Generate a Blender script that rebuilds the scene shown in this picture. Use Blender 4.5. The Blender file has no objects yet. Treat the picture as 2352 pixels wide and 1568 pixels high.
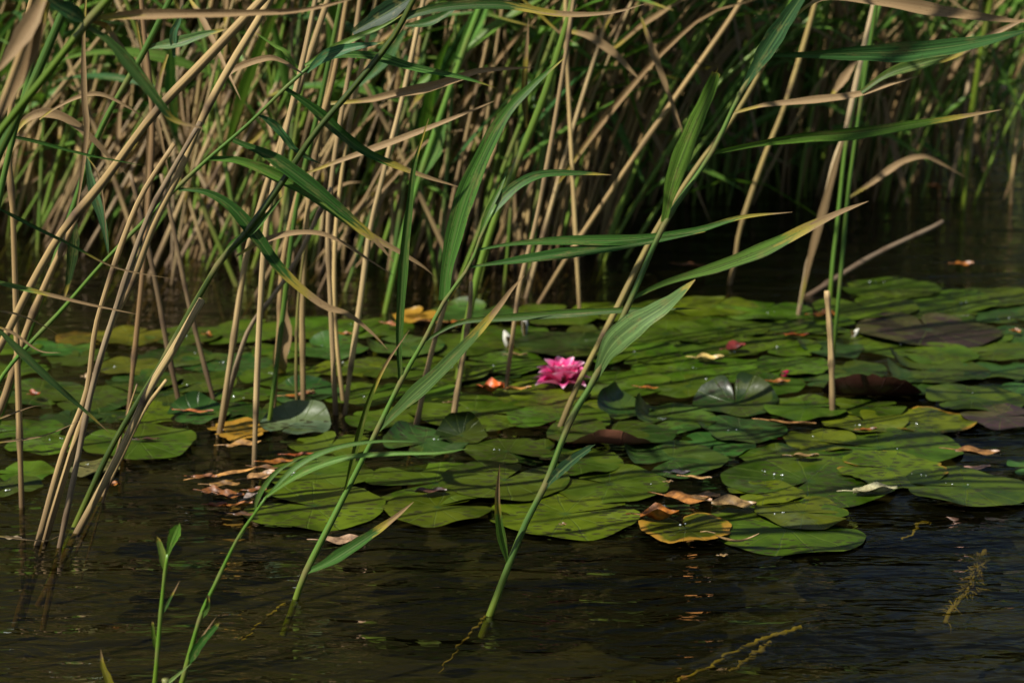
import bpy, math, random
from mathutils import Vector, Matrix, Quaternion
R = math.radians
rnd = random.Random(7)
S = bpy.context.scene
COL = S.collection

# ------------------------------------------------------------------ camera, light, exposure
CAM_H = 0.9; PITCH = 13.8; FPX = 4685.0; PW, PH = 2352.0, 1568.0
cd = bpy.data.cameras.new('camera'); cam = bpy.data.objects.new('camera', cd); COL.objects.link(cam)
cam.location = (0, 0, CAM_H); cam.rotation_euler = (R(90 - PITCH), 0, 0)
cd.sensor_width = 36; cd.lens = 36 * FPX / PW; cd.clip_start = 0.05; cd.clip_end = 400
cd.dof.use_dof = True; cd.dof.focus_distance = 2.52; cd.dof.aperture_fstop = 6.5
S.camera = cam

SUN_EL, SUN_AZ = 51, 229           # azimuth clockwise from +Y (where the camera looks)
w = bpy.data.worlds.new('World'); S.world = w; w.use_nodes = True
nt = w.node_tree; bg = nt.nodes['Background']; bg.inputs[1].default_value = 0.052
sky = nt.nodes.new('ShaderNodeTexSky'); sky.sky_type = 'NISHITA'; sky.sun_disc = False
sky.sun_elevation = R(SUN_EL); sky.sun_rotation = R(SUN_AZ)
nt.links.new(sky.outputs[0], bg.inputs[0])
sl = bpy.data.lights.new('sun', 'SUN'); sl.energy = 5.0; sl.angle = R(0.5); sl.color = (1, .95, .86)
so = bpy.data.objects.new('sun', sl); COL.objects.link(so)
sd = Vector((math.sin(R(SUN_AZ)) * math.cos(R(SUN_EL)), math.cos(R(SUN_AZ)) * math.cos(R(SUN_EL)), math.sin(R(SUN_EL))))
so.rotation_euler = sd.to_track_quat('Z', 'Y').to_euler(); so.location = sd * 20
S.view_settings.view_transform = 'Standard'; S.view_settings.look = 'None'
S.view_settings.exposure = 0.44; S.view_settings.gamma = 1
S.cycles.use_denoising = True
S.cycles.max_bounces = 8; S.cycles.transparent_max_bounces = 12
S.cycles.sample_clamp_indirect = 4; S.cycles.caustics_reflective = False

# ------------------------------------------------------------------ pixel to world helpers
CP, SP = math.cos(R(PITCH)), math.sin(R(PITCH))
C0 = Vector((0, 0, CAM_H))
FWD = Vector((0, CP, -SP)); UPV = Vector((0, SP, CP)); RGT = Vector((1, 0, 0))
def ray(x, y): return FWD + RGT * ((x - PW / 2) / FPX) + UPV * ((PH / 2 - y) / FPX)
def W(x, y, z=0.0):
    d = ray(x, y); return C0 + d * ((z - CAM_H) / d.z)
def PY(x, y, y0, k=0.0):
    """point of the pixel's ray on the plane Y = y0 + k*z"""
    d = ray(x, y); s = (y0 + k * CAM_H - 0.0) / (d.y - k * d.z); return C0 + d * s
def depth(p): return (p - C0).dot(FWD)
def proj(p):
    v = p - C0; d = v.dot(FWD)
    return (PW / 2 + FPX * v.x / d, PH / 2 - FPX * v.dot(UPV) / d)

def smooth_path(pts, n):
    """Catmull-Rom through points, n samples"""
    if len(pts) == 2:
        return [pts[0].lerp(pts[1], i / (n - 1)) for i in range(n)]
    P = [pts[0] * 2 - pts[1]] + list(pts) + [pts[-1] * 2 - pts[-2]]
    L = [0]
    for a, b in zip(pts, pts[1:]): L.append(L[-1] + max((b - a).length, 1e-6))
    out = []
    for i in range(n):
        s = L[-1] * i / (n - 1); k = 0
        while k < len(pts) - 2 and s > L[k + 1]: k += 1
        t = min(1, (s - L[k]) / (L[k + 1] - L[k])); p0, p1, p2, p3 = P[k:k + 4]
        out.append(0.5 * ((2 * p1) + (p2 - p0) * t + (2 * p0 - 5 * p1 + 4 * p2 - p3) * t * t + (3 * p1 - p0 - 3 * p2 + p3) * t ** 3))
    return out

# ------------------------------------------------------------------ mesh collector
class MB:
    def __init__(s): s.v = []; s.f = []; s.uv = []; s.m = []; s.a = []
    def add(s, V, F, UV, mat=0, A=None):
        o = len(s.v); s.v += V; s.uv += UV; s.a += (A or [0.0] * len(V))
        for f in F: s.f.append(tuple(i + o for i in f)); s.m.append(mat)
    def mesh(s, name, mats, origin=Vector((0, 0, 0)), flat=False):
        me = bpy.data.meshes.new(name)
        me.from_pydata([tuple(Vector(p) - origin) for p in s.v], [], s.f)
        uvl = me.uv_layers.new(name='UVMap')
        li = [0] * len(me.loops); me.loops.foreach_get('vertex_index', li)
        flatuv = []
        for i in li: flatuv += s.uv[i]
        uvl.data.foreach_set('uv', flatuv)
        at = me.attributes.new('mask', 'FLOAT', 'POINT'); at.data.foreach_set('value', s.a)
        for mt in mats: me.materials.append(mt)
        me.polygons.foreach_set('material_index', s.m)
        me.polygons.foreach_set('use_smooth', [not flat] * len(me.polygons))
        me.update(); return me
    def obj(s, name, mats, parent=None, origin=None, color=None, flat=False):
        if not isinstance(mats, (list, tuple)): mats = [mats]
        og = origin if origin is not None else (parent.location.copy() if parent else Vector((0, 0, 0)))
        o = bpy.data.objects.new(name, s.mesh(name, mats, og, flat)); COL.objects.link(o)
        if parent: o.parent = parent
        else: o.location = og
        if color: o.color = color
        return o

def tag(o, label=None, cat=None, group=None, kind=None):
    if label: o['label'] = label
    if cat: o['category'] = cat
    if group: o['group'] = group
    if kind: o['kind'] = kind
    return o
def empty(name, loc, label, cat, group=None):
    o = bpy.data.objects.new(name, None); o.empty_display_size = .05; COL.objects.link(o); o.location = loc
    return tag(o, label, cat, group)

# ------------------------------------------------------------------ materials
def N(t, kind, **kw):
    n = t.nodes.new(kind)
    for k, v in kw.items():
        if k.startswith('i_'):
            key = k[2:]; key = int(key) if key.isdigit() else key
            n.inputs[key].default_value = v
        else: setattr(n, k, v)
    return n
def newmat(name):
    m = bpy.data.materials.new(name); m.use_nodes = True; t = m.node_tree
    b = t.nodes['Principled BSDF']; return m, t, b, t.nodes['Material Output'], t.links
def ramp(t, stops, mode='LINEAR'):
    r = t.nodes.new('ShaderNodeValToRGB'); e = r.color_ramp; e.interpolation = mode
    while len(e.elements) < len(stops): e.elements.new(.5)
    for el, (p, c) in zip(e.elements, stops):
        el.position = p; el.color = tuple(c) + (1,) if len(c) == 3 else c
    return r
def math_(t, op, a, b=None, clamp=False):
    n = t.nodes.new('ShaderNodeMath'); n.operation = op; n.use_clamp = clamp
    for i, x in enumerate((a, b)):
        if x is None: continue
        if isinstance(x, (int, float)): n.inputs[i].default_value = x
        else: t.links.new(x, n.inputs[i])
    return n.outputs[0]
def mix(t, fac, a, b, mode='MIX'):
    n = t.nodes.new('ShaderNodeMix'); n.data_type = 'RGBA'; n.blend_type = mode
    for sock, x in ((n.inputs['Factor'], fac), (n.inputs['A'], a), (n.inputs['B'], b)):
        if isinstance(x, (int, float)): sock.default_value = x
        elif isinstance(x, tuple): sock.default_value = x if len(x) == 4 else x + (1,)
        else: t.links.new(x, sock)
    return n.outputs['Result']
def uvscaled(t, sx, sy):
    uv = t.nodes.new('ShaderNodeUVMap'); mp = t.nodes.new('ShaderNodeMapping'); mp.inputs['Scale'].default_value = (sx, sy, 1)
    oi = t.nodes.new('ShaderNodeObjectInfo'); t.links.new(uv.outputs[0], mp.inputs[0])
    add = t.nodes.new('ShaderNodeVectorMath'); add.operation = 'ADD'
    cm = t.nodes.new('ShaderNodeCombineXYZ'); r = math_(t, 'MULTIPLY', oi.outputs['Random'], 37.0)
    t.links.new(r, cm.inputs[2]); t.links.new(mp.outputs[0], add.inputs[0]); t.links.new(cm.outputs[0], add.inputs[1])
    return add.outputs[0], uv, oi

TIP = (.38, .28, .14)
def leaf_mat(name, fixed=None, rough=.42, transl=.3):
    """long reed blade: veins along the blade, paler midrib, withering tip; the blade's own colour is the object colour"""
    m, t, b, out, lk = newmat(name)
    vec, uv, oi = uvscaled(t, 13, 1.0)
    nz = N(t, 'ShaderNodeTexNoise', i_Scale=1.0, i_Detail=4.0, i_Roughness=.6); lk.new(vec, nz.inputs['Vector'])
    vec2, _, _ = uvscaled(t, 2.2, 7)
    n2 = N(t, 'ShaderNodeTexNoise', i_Scale=1.0, i_Detail=5.0, i_Roughness=.65); lk.new(vec2, n2.inputs['Vector'])
    base = oi.outputs['Color'] if fixed is None else fixed[:3] + (1,)
    sep = t.nodes.new('ShaderNodeSeparateXYZ'); lk.new(uv.outputs[0], sep.inputs[0])
    st = ramp(t, [(.36, (.36, .38, .32)), (.64, (1.5, 1.45, 1.3))]); lk.new(nz.outputs[0], st.inputs[0])
    c = mix(t, 1.0, base, st.outputs[0], 'MULTIPLY'); c = mix(t, 1.0, c, (.85, .92, .62), 'MULTIPLY')
    # midrib
    mr = math_(t, 'ABSOLUTE', math_(t, 'SUBTRACT', sep.outputs[0], .5)); mr = math_(t, 'LESS_THAN', mr, .045)
    c = mix(t, math_(t, 'MULTIPLY', mr, .3), c, (.20, .27, .08))
    # blotches
    bl = ramp(t, [(.54, (0, 0, 0)), (.66, (1, 1, 1))]); lk.new(n2.outputs[0], bl.inputs[0])
    c = mix(t, math_(t, 'MULTIPLY', bl.outputs[0], .5), c, (.22, .19, .06))
    # withered tip, starts where the object colour's alpha says
    al = oi.outputs['Alpha'] if fixed is None else fixed[3]
    q = math_(t, 'ADD', sep.outputs[1], math_(t, 'MULTIPLY', math_(t, 'SUBTRACT', n2.outputs[0], .5), .35))
    q = math_(t, 'ADD', q, math_(t, 'MULTIPLY', mr, -.06))
    q = math_(t, 'MULTIPLY', math_(t, 'SUBTRACT', q, al), 7.0, True)
    tipc = mix(t, nz.outputs[0], TIP, (.22, .12, .055))
    edge = math_(t, 'MULTIPLY', math_(t, 'MULTIPLY', q, math_(t, 'SUBTRACT', 1.0, q)), 3.2, True)
    c = mix(t, q, c, tipc); c = mix(t, edge, c, (.38, .30, .04))
    sp = N(t, 'ShaderNodeTexVoronoi', i_Scale=1.0); vec3, _, _ = uvscaled(t, 8, 60); lk.new(vec3, sp.inputs['Vector'])
    spm = math_(t, 'MULTIPLY', math_(t, 'LESS_THAN', sp.outputs[0], .2), math_(t, 'GREATER_THAN', n2.outputs[0], .46))
    c = mix(t, math_(t, 'MULTIPLY', spm, .6), c, (.04, .025, .01))
    lk.new(c, b.inputs['Base Color']); b.inputs['Roughness'].default_value = rough
    b.inputs['Specular IOR Level'].default_value = .22
    bp = N(t, 'ShaderNodeBump', i_Strength=.35, i_Distance=.0012); lk.new(nz.outputs[0], bp.inputs['Height']); lk.new(bp.outputs[0], b.inputs['Normal'])
    tr = t.nodes.new('ShaderNodeBsdfTranslucent'); lk.new(mix(t, 1.0, c, (1.0, 1.1, .55), 'MULTIPLY'), tr.inputs[0])
    ms = N(t, 'ShaderNodeMixShader', i_0=transl); lk.new(b.outputs[0], ms.inputs[1]); lk.new(tr.outputs[0], ms.inputs[2]); lk.new(ms.outputs[0], out.inputs[0])
    return m

def stem_mat(name, fixed=None, dry=True):
    """reed stalk: fine ridges along the stalk, dark node rings, wet brown foot"""
    m, t, b, out, lk = newmat(name)
    vec, uv, oi = uvscaled(t, 9, 9)
    nz = N(t, 'ShaderNodeTexNoise', i_Scale=1.0, i_Detail=4.0, i_Roughness=.6); lk.new(vec, nz.inputs['Vector'])
    vec2, _, _ = uvscaled(t, 22, 2)
    n2 = N(t, 'ShaderNodeTexNoise', i_Scale=1.0, i_Detail=3.0); lk.new(vec2, n2.inputs['Vector'])
    base = oi.outputs['Color'] if fixed is None else fixed[:3] + (1,)
    st = ramp(t, [(.3, (.62, .6, .56)), (.7, (1.22, 1.22, 1.2))]); lk.new(n2.outputs[0], st.inputs[0])
    c = mix(t, 1.0, base, st.outputs[0], 'MULTIPLY'); c = mix(t, 1.0, c, (1.1, 1.02, .78) if dry else (.82, .88, .6), 'MULTIPLY')
    bl = ramp(t, [(.48, (0, 0, 0)), (.68, (1, 1, 1))]); lk.new(nz.outputs[0], bl.inputs[0])
    c = mix(t, math_(t, 'MULTIPLY', bl.outputs[0], .72 if dry else .4), c, (.19, .13, .075) if dry else (.20, .24, .03))
    geo = t.nodes.new('ShaderNodeNewGeometry'); sz = t.nodes.new('ShaderNodeSeparateXYZ'); lk.new(geo.outputs['Position'], sz.inputs[0])
    foot = math_(t, 'SUBTRACT', 1.0, math_(t, 'MULTIPLY', math_(t, 'ADD', sz.outputs[2], math_(t, 'MULTIPLY', nz.outputs[0], .08)), 7.0 if dry else 9.0), True)
    c = mix(t, foot, c, (.085, .05, .028) if dry else (.14, .17, .015))
    at = N(t, 'ShaderNodeAttribute', attribute_name='mask')
    c = mix(t, math_(t, 'MULTIPLY', at.outputs['Fac'], .95), c, (.10, .065, .04) if dry else (.16, .14, .05))
    lk.new(c, b.inputs['Base Color']); b.inputs['Roughness'].default_value = .5 if dry else .34
    b.inputs['Specular IOR Level'].default_value = .2 if dry else .35
    bp = N(t, 'ShaderNodeBump', i_Strength=.4, i_Distance=.0012); lk.new(n2.outputs[0], bp.inputs['Height']); lk.new(bp.outputs[0], b.inputs['Normal'])
    return m

M = {}
M['leaf'] = leaf_mat('reed_blade'); M['dryleaf'] = leaf_mat('withered_blade', rough=.6, transl=.18)
M['stem_dry'] = stem_mat('dry_stalk'); M['stem_green'] = stem_mat('green_stalk', dry=False)

def pad_mat(name, u1=(.022, .008, .006), u2=(.055, .018, .012)):
    m, t, b, out, lk = newmat(name)
    tc = t.nodes.new('ShaderNodeUVMap'); oi = t.nodes.new('ShaderNodeObjectInfo')
    ob = t.nodes.new('ShaderNodeTexCoord')
    off = t.nodes.new('ShaderNodeVectorMath'); off.operation = 'ADD'
    cx = t.nodes.new('ShaderNodeCombineXYZ'); lk.new(math_(t, 'MULTIPLY', oi.outputs['Random'], 53.0), cx.inputs[2]); lk.new(math_(t, 'MULTIPLY', oi.outputs['Random'], 17.0), cx.inputs[0])
    lk.new(ob.outputs['Object'], off.inputs[0]); lk.new(cx.outputs[0], off.inputs[1])
    def noise(sc, det=4, r=.6):
        n = N(t, 'ShaderNodeTexNoise', i_Scale=sc, i_Detail=float(det), i_Roughness=r); lk.new(off.outputs[0], n.inputs['Vector']); return n.outputs[0]
    sep = t.nodes.new('ShaderNodeSeparateXYZ'); lk.new(tc.outputs[0], sep.inputs[0])   # u = angle 0..1, v = radius 0..1
    ang = math_(t, 'MULTIPLY', sep.outputs[0], 2 * math.pi * 13)
    vein = math_(t, 'ABSOLUTE', math_(t, 'SINE', math_(t, 'ADD', math_(t, 'MULTIPLY', ang, .5), math_(t, 'MULTIPLY', noise(30), .9))))
    vein = math_(t, 'SUBTRACT', 1.0, math_(t, 'MULTIPLY', vein, math_(t, 'ADD', 2.0, math_(t, 'MULTIPLY', sep.outputs[1], 5.0))), True)
    n1 = noise(14); n2 = noise(55, 5, .7); n3 = noise(6, 2)
    st = ramp(t, [(.34, (.45, .52, .45)), (.66, (1.5, 1.38, 1.3))]); lk.new(n1, st.inputs[0])
    c = mix(t, 1.0, oi.outputs['Color'], st.outputs[0], 'MULTIPLY')
    c = mix(t, math_(t, 'MULTIPLY', math_(t, 'GREATER_THAN', n3, .52), .30), c, (.07, .085, .004))
    c = mix(t, math_(t, 'MULTIPLY', vein, .42), c, (.09, .13, .02))
    cen = math_(t, 'SUBTRACT', 1.0, math_(t, 'MULTIPLY', math_(t, 'ADD', sep.outputs[1], math_(t, 'MULTIPLY', n2, .08)), 6.5), True)
    c = mix(t, cen, c, (.006, .035, .010))
    # pale film
    fl = ramp(t, [(.58, (0, 0, 0)), (.75, (1, 1, 1))]); lk.new(noise(9, 6, .7), fl.inputs[0])
    c = mix(t, math_(t, 'MULTIPLY', fl.outputs[0], .35), c, (.14, .17, .08))
    # dark nibbled specks
    vo = N(t, 'ShaderNodeTexVoronoi', voronoi_dimensions='2D', i_Scale=85.0); mpv = N(t, 'ShaderNodeMapping'); mpv.inputs['Scale'].default_value = (.5, 1.2, 1)
    lk.new(off.outputs[0], mpv.inputs[0]); lk.new(mpv.outputs[0], vo.inputs['Vector'])
    spk = math_(t, 'MULTIPLY', math_(t, 'LESS_THAN', vo.outputs[0], .26), math_(t, 'GREATER_THAN', noise(11, 3), .50))
    c = mix(t, math_(t, 'MULTIPLY', spk, .85), c, (.022, .02, .008))
    # yellowing / browning rim, amount in object alpha (1 = none)
    e = math_(t, 'ADD', sep.outputs[1], math_(t, 'MULTIPLY', math_(t, 'SUBTRACT', noise(16, 5), .5), 1.1))
    e = math_(t, 'MULTIPLY', math_(t, 'SUBTRACT', e, oi.outputs['Alpha']), 7.0, True)
    c = mix(t, e, c, mix(t, n2, (.30, .20, .015), (.26, .10, .02)))
    # reddish brown underside; the default tones are darkened in place of shade
    ge = t.nodes.new('ShaderNodeNewGeometry')
    c = mix(t, ge.outputs['Backfacing'], c, mix(t, n1, u1, u2))
    lk.new(c, b.inputs['Base Color']); b.inputs['Specular IOR Level'].default_value = .32
    rr = ramp(t, [(.35, (.28, .28, .28)), (.65, (.5, .5, .5))]); lk.new(n1, rr.inputs[0]); lk.new(rr.outputs[0], b.inputs['Roughness'])
    h = math_(t, 'ADD', math_(t, 'MULTIPLY', vein, -.8), math_(t, 'MULTIPLY', n1, 2.2))
    bp = N(t, 'ShaderNodeBump', i_Strength=.5, i_Distance=.0025); lk.new(h, bp.inputs['Height']); lk.new(bp.outputs[0], b.inputs['Normal'])
    return m
M['pad'] = pad_mat('lily_pad_surface'); M['pad_lit_brown'] = pad_mat('lily_pad_lit_brown_back', (.13, .05, .03), (.30, .13, .075))  # second copy: paler underside stands in for light on curled rims

def litter_mat(name):
    m, t, b, out, lk = newmat(name)
    oi = t.nodes.new('ShaderNodeObjectInfo'); ob = t.nodes.new('ShaderNodeTexCoord'); uv = t.nodes.new('ShaderNodeUVMap')
    nz = N(t, 'ShaderNodeTexNoise', i_Scale=60.0, i_Detail=5.0, i_Roughness=.65); lk.new(ob.outputs['Object'], nz.inputs['Vector'])
    st = ramp(t, [(.36, (.22, .18, .15)), (.64, (1.35, 1.3, 1.25))]); lk.new(nz.outputs[0], st.inputs[0])
    c = mix(t, 1.0, oi.outputs['Color'], st.outputs[0], 'MULTIPLY')
    sep = t.nodes.new('ShaderNodeSeparateXYZ'); lk.new(uv.outputs[0], sep.inputs[0])
    a = math_(t, 'ABSOLUTE', math_(t, 'SUBTRACT', sep.outputs[0], .5))
    v = math_(t, 'SINE', math_(t, 'MULTIPLY', math_(t, 'SUBTRACT', math_(t, 'MULTIPLY', sep.outputs[1], 9.0), math_(t, 'MULTIPLY', a, 5.0)), 6.283))
    v = math_(t, 'GREATER_THAN', v, .86); mr = math_(t, 'LESS_THAN', a, .03); v = math_(t, 'MAXIMUM', v, mr)
    c = mix(t, math_(t, 'MULTIPLY', v, .35), c, (.10, .055, .02))
    lk.new(c, b.inputs['Base Color']); b.inputs['Roughness'].default_value = .42
    bp = N(t, 'ShaderNodeBump', i_Strength=.6, i_Distance=.002); lk.new(nz.outputs[0], bp.inputs['Height']); lk.new(bp.outputs[0], b.inputs['Normal'])
    return m
M['litter'] = litter_mat('dead_tree_leaf')

def petal_mat():
    m, t, b, out, lk = newmat('pink_petal')
    uv = t.nodes.new('ShaderNodeUVMap'); sep = t.nodes.new('ShaderNodeSeparateXYZ'); lk.new(uv.outputs[0], sep.inputs[0])
    mp = N(t, 'ShaderNodeMapping'); mp.inputs['Scale'].default_value = (16, 1.5, 1); lk.new(uv.outputs[0], mp.inputs[0])
    nz = N(t, 'ShaderNodeTexNoise', i_Scale=1.0, i_Detail=3.0); lk.new(mp.outputs[0], nz.inputs['Vector'])
    r = ramp(t, [(0, (.34, .002, .045)), (.45, (.74, .025, .20)), (.75, (.86, .13, .38)), (1, (.96, .74, .84))])
    lk.new(math_(t, 'ADD', sep.outputs[1], math_(t, 'MULTIPLY', math_(t, 'SUBTRACT', nz.outputs[0], .5), .3)), r.inputs[0])
    ge = t.nodes.new('ShaderNodeNewGeometry')
    c = mix(t, math_(t, 'MULTIPLY', ge.outputs['Backfacing'], .35), r.outputs[0], (.85, .42, .60))
    lk.new(c, b.inputs['Base Color']); b.inputs['Roughness'].default_value = .45
    tr = t.nodes.new('ShaderNodeBsdfTranslucent'); lk.new(c, tr.inputs[0])
    ms = N(t, 'ShaderNodeMixShader', i_0=.3); lk.new(b.outputs[0], ms.inputs[1]); lk.new(tr.outputs[0], ms.inputs[2]); lk.new(ms.outputs[0], out.inputs[0])
    return m
M['petal'] = petal_mat()
def plain(name, col, rough=.5, sc=40.0, var=.5, spec=.4):
    m, t, b, out, lk = newmat(name)
    ob = t.nodes.new('ShaderNodeTexCoord'); nz = N(t, 'ShaderNodeTexNoise', i_Scale=sc, i_Detail=5.0); lk.new(ob.outputs['Object'], nz.inputs['Vector'])
    lo = tuple(x * (1 - var) for x in col); hi = tuple(x * (1 + var * .6) for x in col)
    r = ramp(t, [(.3, lo), (.7, hi)]); lk.new(nz.outputs[0], r.inputs[0]); lk.new(r.outputs[0], b.inputs['Base Color'])
    b.inputs['Roughness'].default_value = rough; b.inputs['Specular IOR Level'].default_value = spec
    bp = N(t, 'ShaderNodeBump', i_Strength=.4, i_Distance=.002); lk.new(nz.outputs[0], bp.inputs['Height']); lk.new(bp.outputs[0], b.inputs['Normal'])
    return m
M['sepal'] = plain('sepal_green', (.10, .07, .02)); M['stamen'] = plain('stamen_yellow', (.75, .42, .04))
M['white_bud'] = plain('white_bud', (.62, .60, .50)); M['bark'] = plain('grey_twig', (.13, .115, .11), .7)
M['weed'] = plain('submerged_weed', (.30, .22, .06), .6, 60); M['weed2'] = plain('submerged_yellow', (.42, .32, .05), .6, 60)
dm, t, b, out, lk = newmat('water_droplet')
b.inputs['Base Color'].default_value = (.9, .95, .9, 1); b.inputs['Roughness'].default_value = .06; b.inputs['IOR'].default_value = 1.33
b.inputs['Roughness'].default_value = .12; b.inputs['Metallic'].default_value = .5; b.inputs['Specular IOR Level'].default_value = 1.0
M['drop'] = dm

# ------------------------------------------------------------------ the setting: water, pond bed, bank
def water_mat():
    m, t, b, out, lk = newmat('pond_water')
    ob = t.nodes.new('ShaderNodeTexCoord')
    def nz(sx, sy, det, rot=0., rough=.5, dist=0.):
        mp = N(t, 'ShaderNodeMapping'); mp.inputs['Scale'].default_value = (sx, sy, 1); mp.inputs['Rotation'].default_value = (0, 0, R(rot))
        n = N(t, 'ShaderNodeTexNoise', i_Scale=1.0, i_Detail=float(det), i_Roughness=rough, i_Distortion=dist)
        lk.new(ob.outputs['Object'], mp.inputs[0]); lk.new(mp.outputs[0], n.inputs['Vector']); return n.outputs[0]
    h = math_(t, 'MULTIPLY', nz(2.6, 9.5, 1, 8), .021)
    h = math_(t, 'ADD', h, math_(t, 'MULTIPLY', nz(11, 29, 2, -13, .5, .8), .0072))
    h = math_(t, 'ADD', h, math_(t, 'MULTIPLY', nz(34, 74, 2, 14), .0024))
    bp = N(t, 'ShaderNodeBump', i_Strength=1.0, i_Distance=1.0); lk.new(h, bp.inputs['Height'])
    fr = N(t, 'ShaderNodeFresnel', i_IOR=1.33); lk.new(bp.outputs[0], fr.inputs['Normal'])
    gl = t.nodes.new('ShaderNodeBsdfGlossy'); gl.inputs['Roughness'].default_value = .004; lk.new(bp.outputs[0], gl.inputs['Normal'])
    tp = t.nodes.new('ShaderNodeBsdfTransparent'); tp.inputs[0].default_value = (.52, .50, .28, 1)
    df = t.nodes.new('ShaderNodeBsdfDiffuse'); df.inputs[0].default_value = (.042, .040, .010, 1); mu = N(t, 'ShaderNodeMixShader', i_0=.045)   # suspended silt
    lk.new(tp.outputs[0], mu.inputs[1]); lk.new(df.outputs[0], mu.inputs[2])
    ms = t.nodes.new('ShaderNodeMixShader'); lk.new(fr.outputs[0], ms.inputs[0]); lk.new(mu.outputs[0], ms.inputs[1]); lk.new(gl.outputs[0], ms.inputs[2])
    lk.new(ms.outputs[0], out.inputs[0]); t.nodes.remove(b)
    return m
def sheet(name, x0, x1, y0, y1, nx, ny, zf, mat):
    V = []; F = []; UV = []
    for j in range(ny + 1):
        for i in range(nx + 1):
            x = x0 + (x1 - x0) * i / nx; y = y0 + (y1 - y0) * j / ny
            V.append((x, y, zf(x, y))); UV.append((x, y))
    for j in range(ny):
        for i in range(nx):
            a = j * (nx + 1) + i; F.append((a, a + 1, a + nx + 2, a + nx + 1))
    mb = MB(); mb.add(V, F, UV); o = mb.obj(name, mat); tag(o, kind='structure'); return o
sheet('water', -30, 30, -8, 40, 2, 2, lambda x, y: 0.0, water_mat())
def bed_mat():
    m, t, b, out, lk = newmat('pond_bed_mud')
    ob = t.nodes.new('ShaderNodeTexCoord')
    mp = N(t, 'ShaderNodeMapping'); mp.inputs['Scale'].default_value = (1.2, 3.0, 1); lk.new(ob.outputs['Object'], mp.inputs[0])
    n = N(t, 'ShaderNodeTexNoise', i_Scale=6.0, i_Detail=8.0, i_Roughness=.7, i_Distortion=1.2); lk.new(mp.outputs[0], n.inputs['Vector'])
    r = ramp(t, [(.3, (.004, .0035, .001)), (.52, (.015, .013, .003)), (.72, (.045, .037, .009))]); lk.new(n.outputs[0], r.inputs[0])
    lk.new(r.outputs[0], b.inputs['Base Color']); b.inputs['Roughness'].default_value = .9; return m
def bedz(x, y):
    z = -.22 + .05 * math.sin(x * 2.1 + y) * math.sin(y * 1.7)
    if y > 15: z += (y - 15) * .16
    if y > 20: z += (y - 20) * .1
    return z + .02 * math.sin(x * 9) * math.sin(y * 8)
sheet('pond_bed', -60, 60, -8, 80, 160, 160, bedz, bed_mat())

# ------------------------------------------------------------------ reed parts
def tube(mb, pts, rads, ns=8, mat=0, nodes=(), seed=0, cap=True):
    """tube along pts; nodes = fractions along it that carry a ring"""
    n = len(pts); V = []; F = []; UV = []; A = []; L = 0
    rr = random.Random(seed); prev = None
    for i, p in enumerate(pts):
        tg = (pts[min(i + 1, n - 1)] - pts[max(i - 1, 0)]).normalized()
        if prev is None: a = tg.cross(Vector((0.3, 1, 0.1))).normalized()
        else: a = (prev - tg * prev.dot(tg)).normalized()
        prev = a; bb = tg.cross(a)
        if i: L += (p - pts[i - 1]).length
        f = i / (n - 1); nm = 0
        for q in nodes:
            nm = max(nm, 1 - abs(f - q) * (n - 1) / .8)
        nm = max(nm, 0); r = rads[i] * (1 + .22 * nm)
        for k in range(ns):
            th = 2 * math.pi * k / ns
            V.append(p + (a * math.cos(th) + bb * math.sin(th)) * r); UV.append((k / ns if k <= ns / 2 else 1 - k / ns, L * 1.0)); A.append(nm)
    for i in range(n - 1):
        for k in range(ns):
            F.append((i * ns + k, i * ns + (k + 1) % ns, (i + 1) * ns + (k + 1) % ns, (i + 1) * ns + k))
    if cap: F.append(tuple((n - 1) * ns + k for k in range(ns)))
    mb.add(V, F, UV, mat, A)

def blade_shape(t, pk=.3, w0=.35, cut=0):
    if t < pk: q = t / pk; s = w0 + (1 - w0) * (q * q * (3 - 2 * q))
    else:
        q = (1 - t) / (1 - pk); s = q ** .75 if not cut else max(q, 0) ** .18 * (.75 + .25 * q)
    return max(s, .03)
def ribbon(mb, pts, hw, nrm, tw=(0, 0), fold=.35, pk=.3, w0=.35, cut=0, mat=0, wav=0.0, seed=0, curl=0.0):
    """leaf blade: pts path, hw half width, nrm face normal hint, tw twist degrees start/end"""
    n = len(pts); V = []; F = []; UV = []; A = []; rr = random.Random(seed); ph = rr.random() * 6
    us = (-1, -.5, 0, .5, 1)
    for i, p in enumerate(pts):
        t = i / (n - 1); tg = (pts[min(i + 1, n - 1)] - pts[max(i - 1, 0)]).normalized()
        s = tg.cross(nrm)
        if s.length < 1e-4: s = tg.cross(Vector((.7, .3, .5)))
        s.normalize(); nn = s.cross(tg).normalized()
        a = R(tw[0] + (tw[1] - tw[0]) * t); q = Quaternion(tg, a); s = q @ s; nn = q @ nn
        wdt = hw * blade_shape(t, pk, w0, cut) * (1 + .05 * math.sin(t * 31 + ph))
        for u in us:
            jag = 0
            if cut and i == n - 1: jag = rr.uniform(-.9, .6) * hw
            off = fold * abs(u) ** 1.3 * wdt + wav * hw * math.sin(t * 22 + ph + u) * abs(u) - curl * wdt * u * u
            V.append(p + s * (u * wdt * (1 - .25 * fold)) + nn * off + tg * jag); UV.append(((u + 1) / 2, t)); A.append(0.0)
    for i in range(n - 1):
        for k in range(4):
            F.append((i * 5 + k, i * 5 + k + 1, (i + 1) * 5 + k + 1, (i + 1) * 5 + k))
    mb.add(V, F, UV, mat, A)

def extend(pts3, ztop, bend=.0):
    """carry a stalk on above the picture along its own lean"""
    d = (pts3[-1] - pts3[-2]).normalized(); p = pts3[-1].copy(); out = list(pts3)
    if d.z < .2: d.z = .2; d.normalize()
    while p.z < ztop:
        d = (d + Vector((bend, 0, -.01))).normalized(); p = p + d * .16; out.append(p.copy())
    return out

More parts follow.
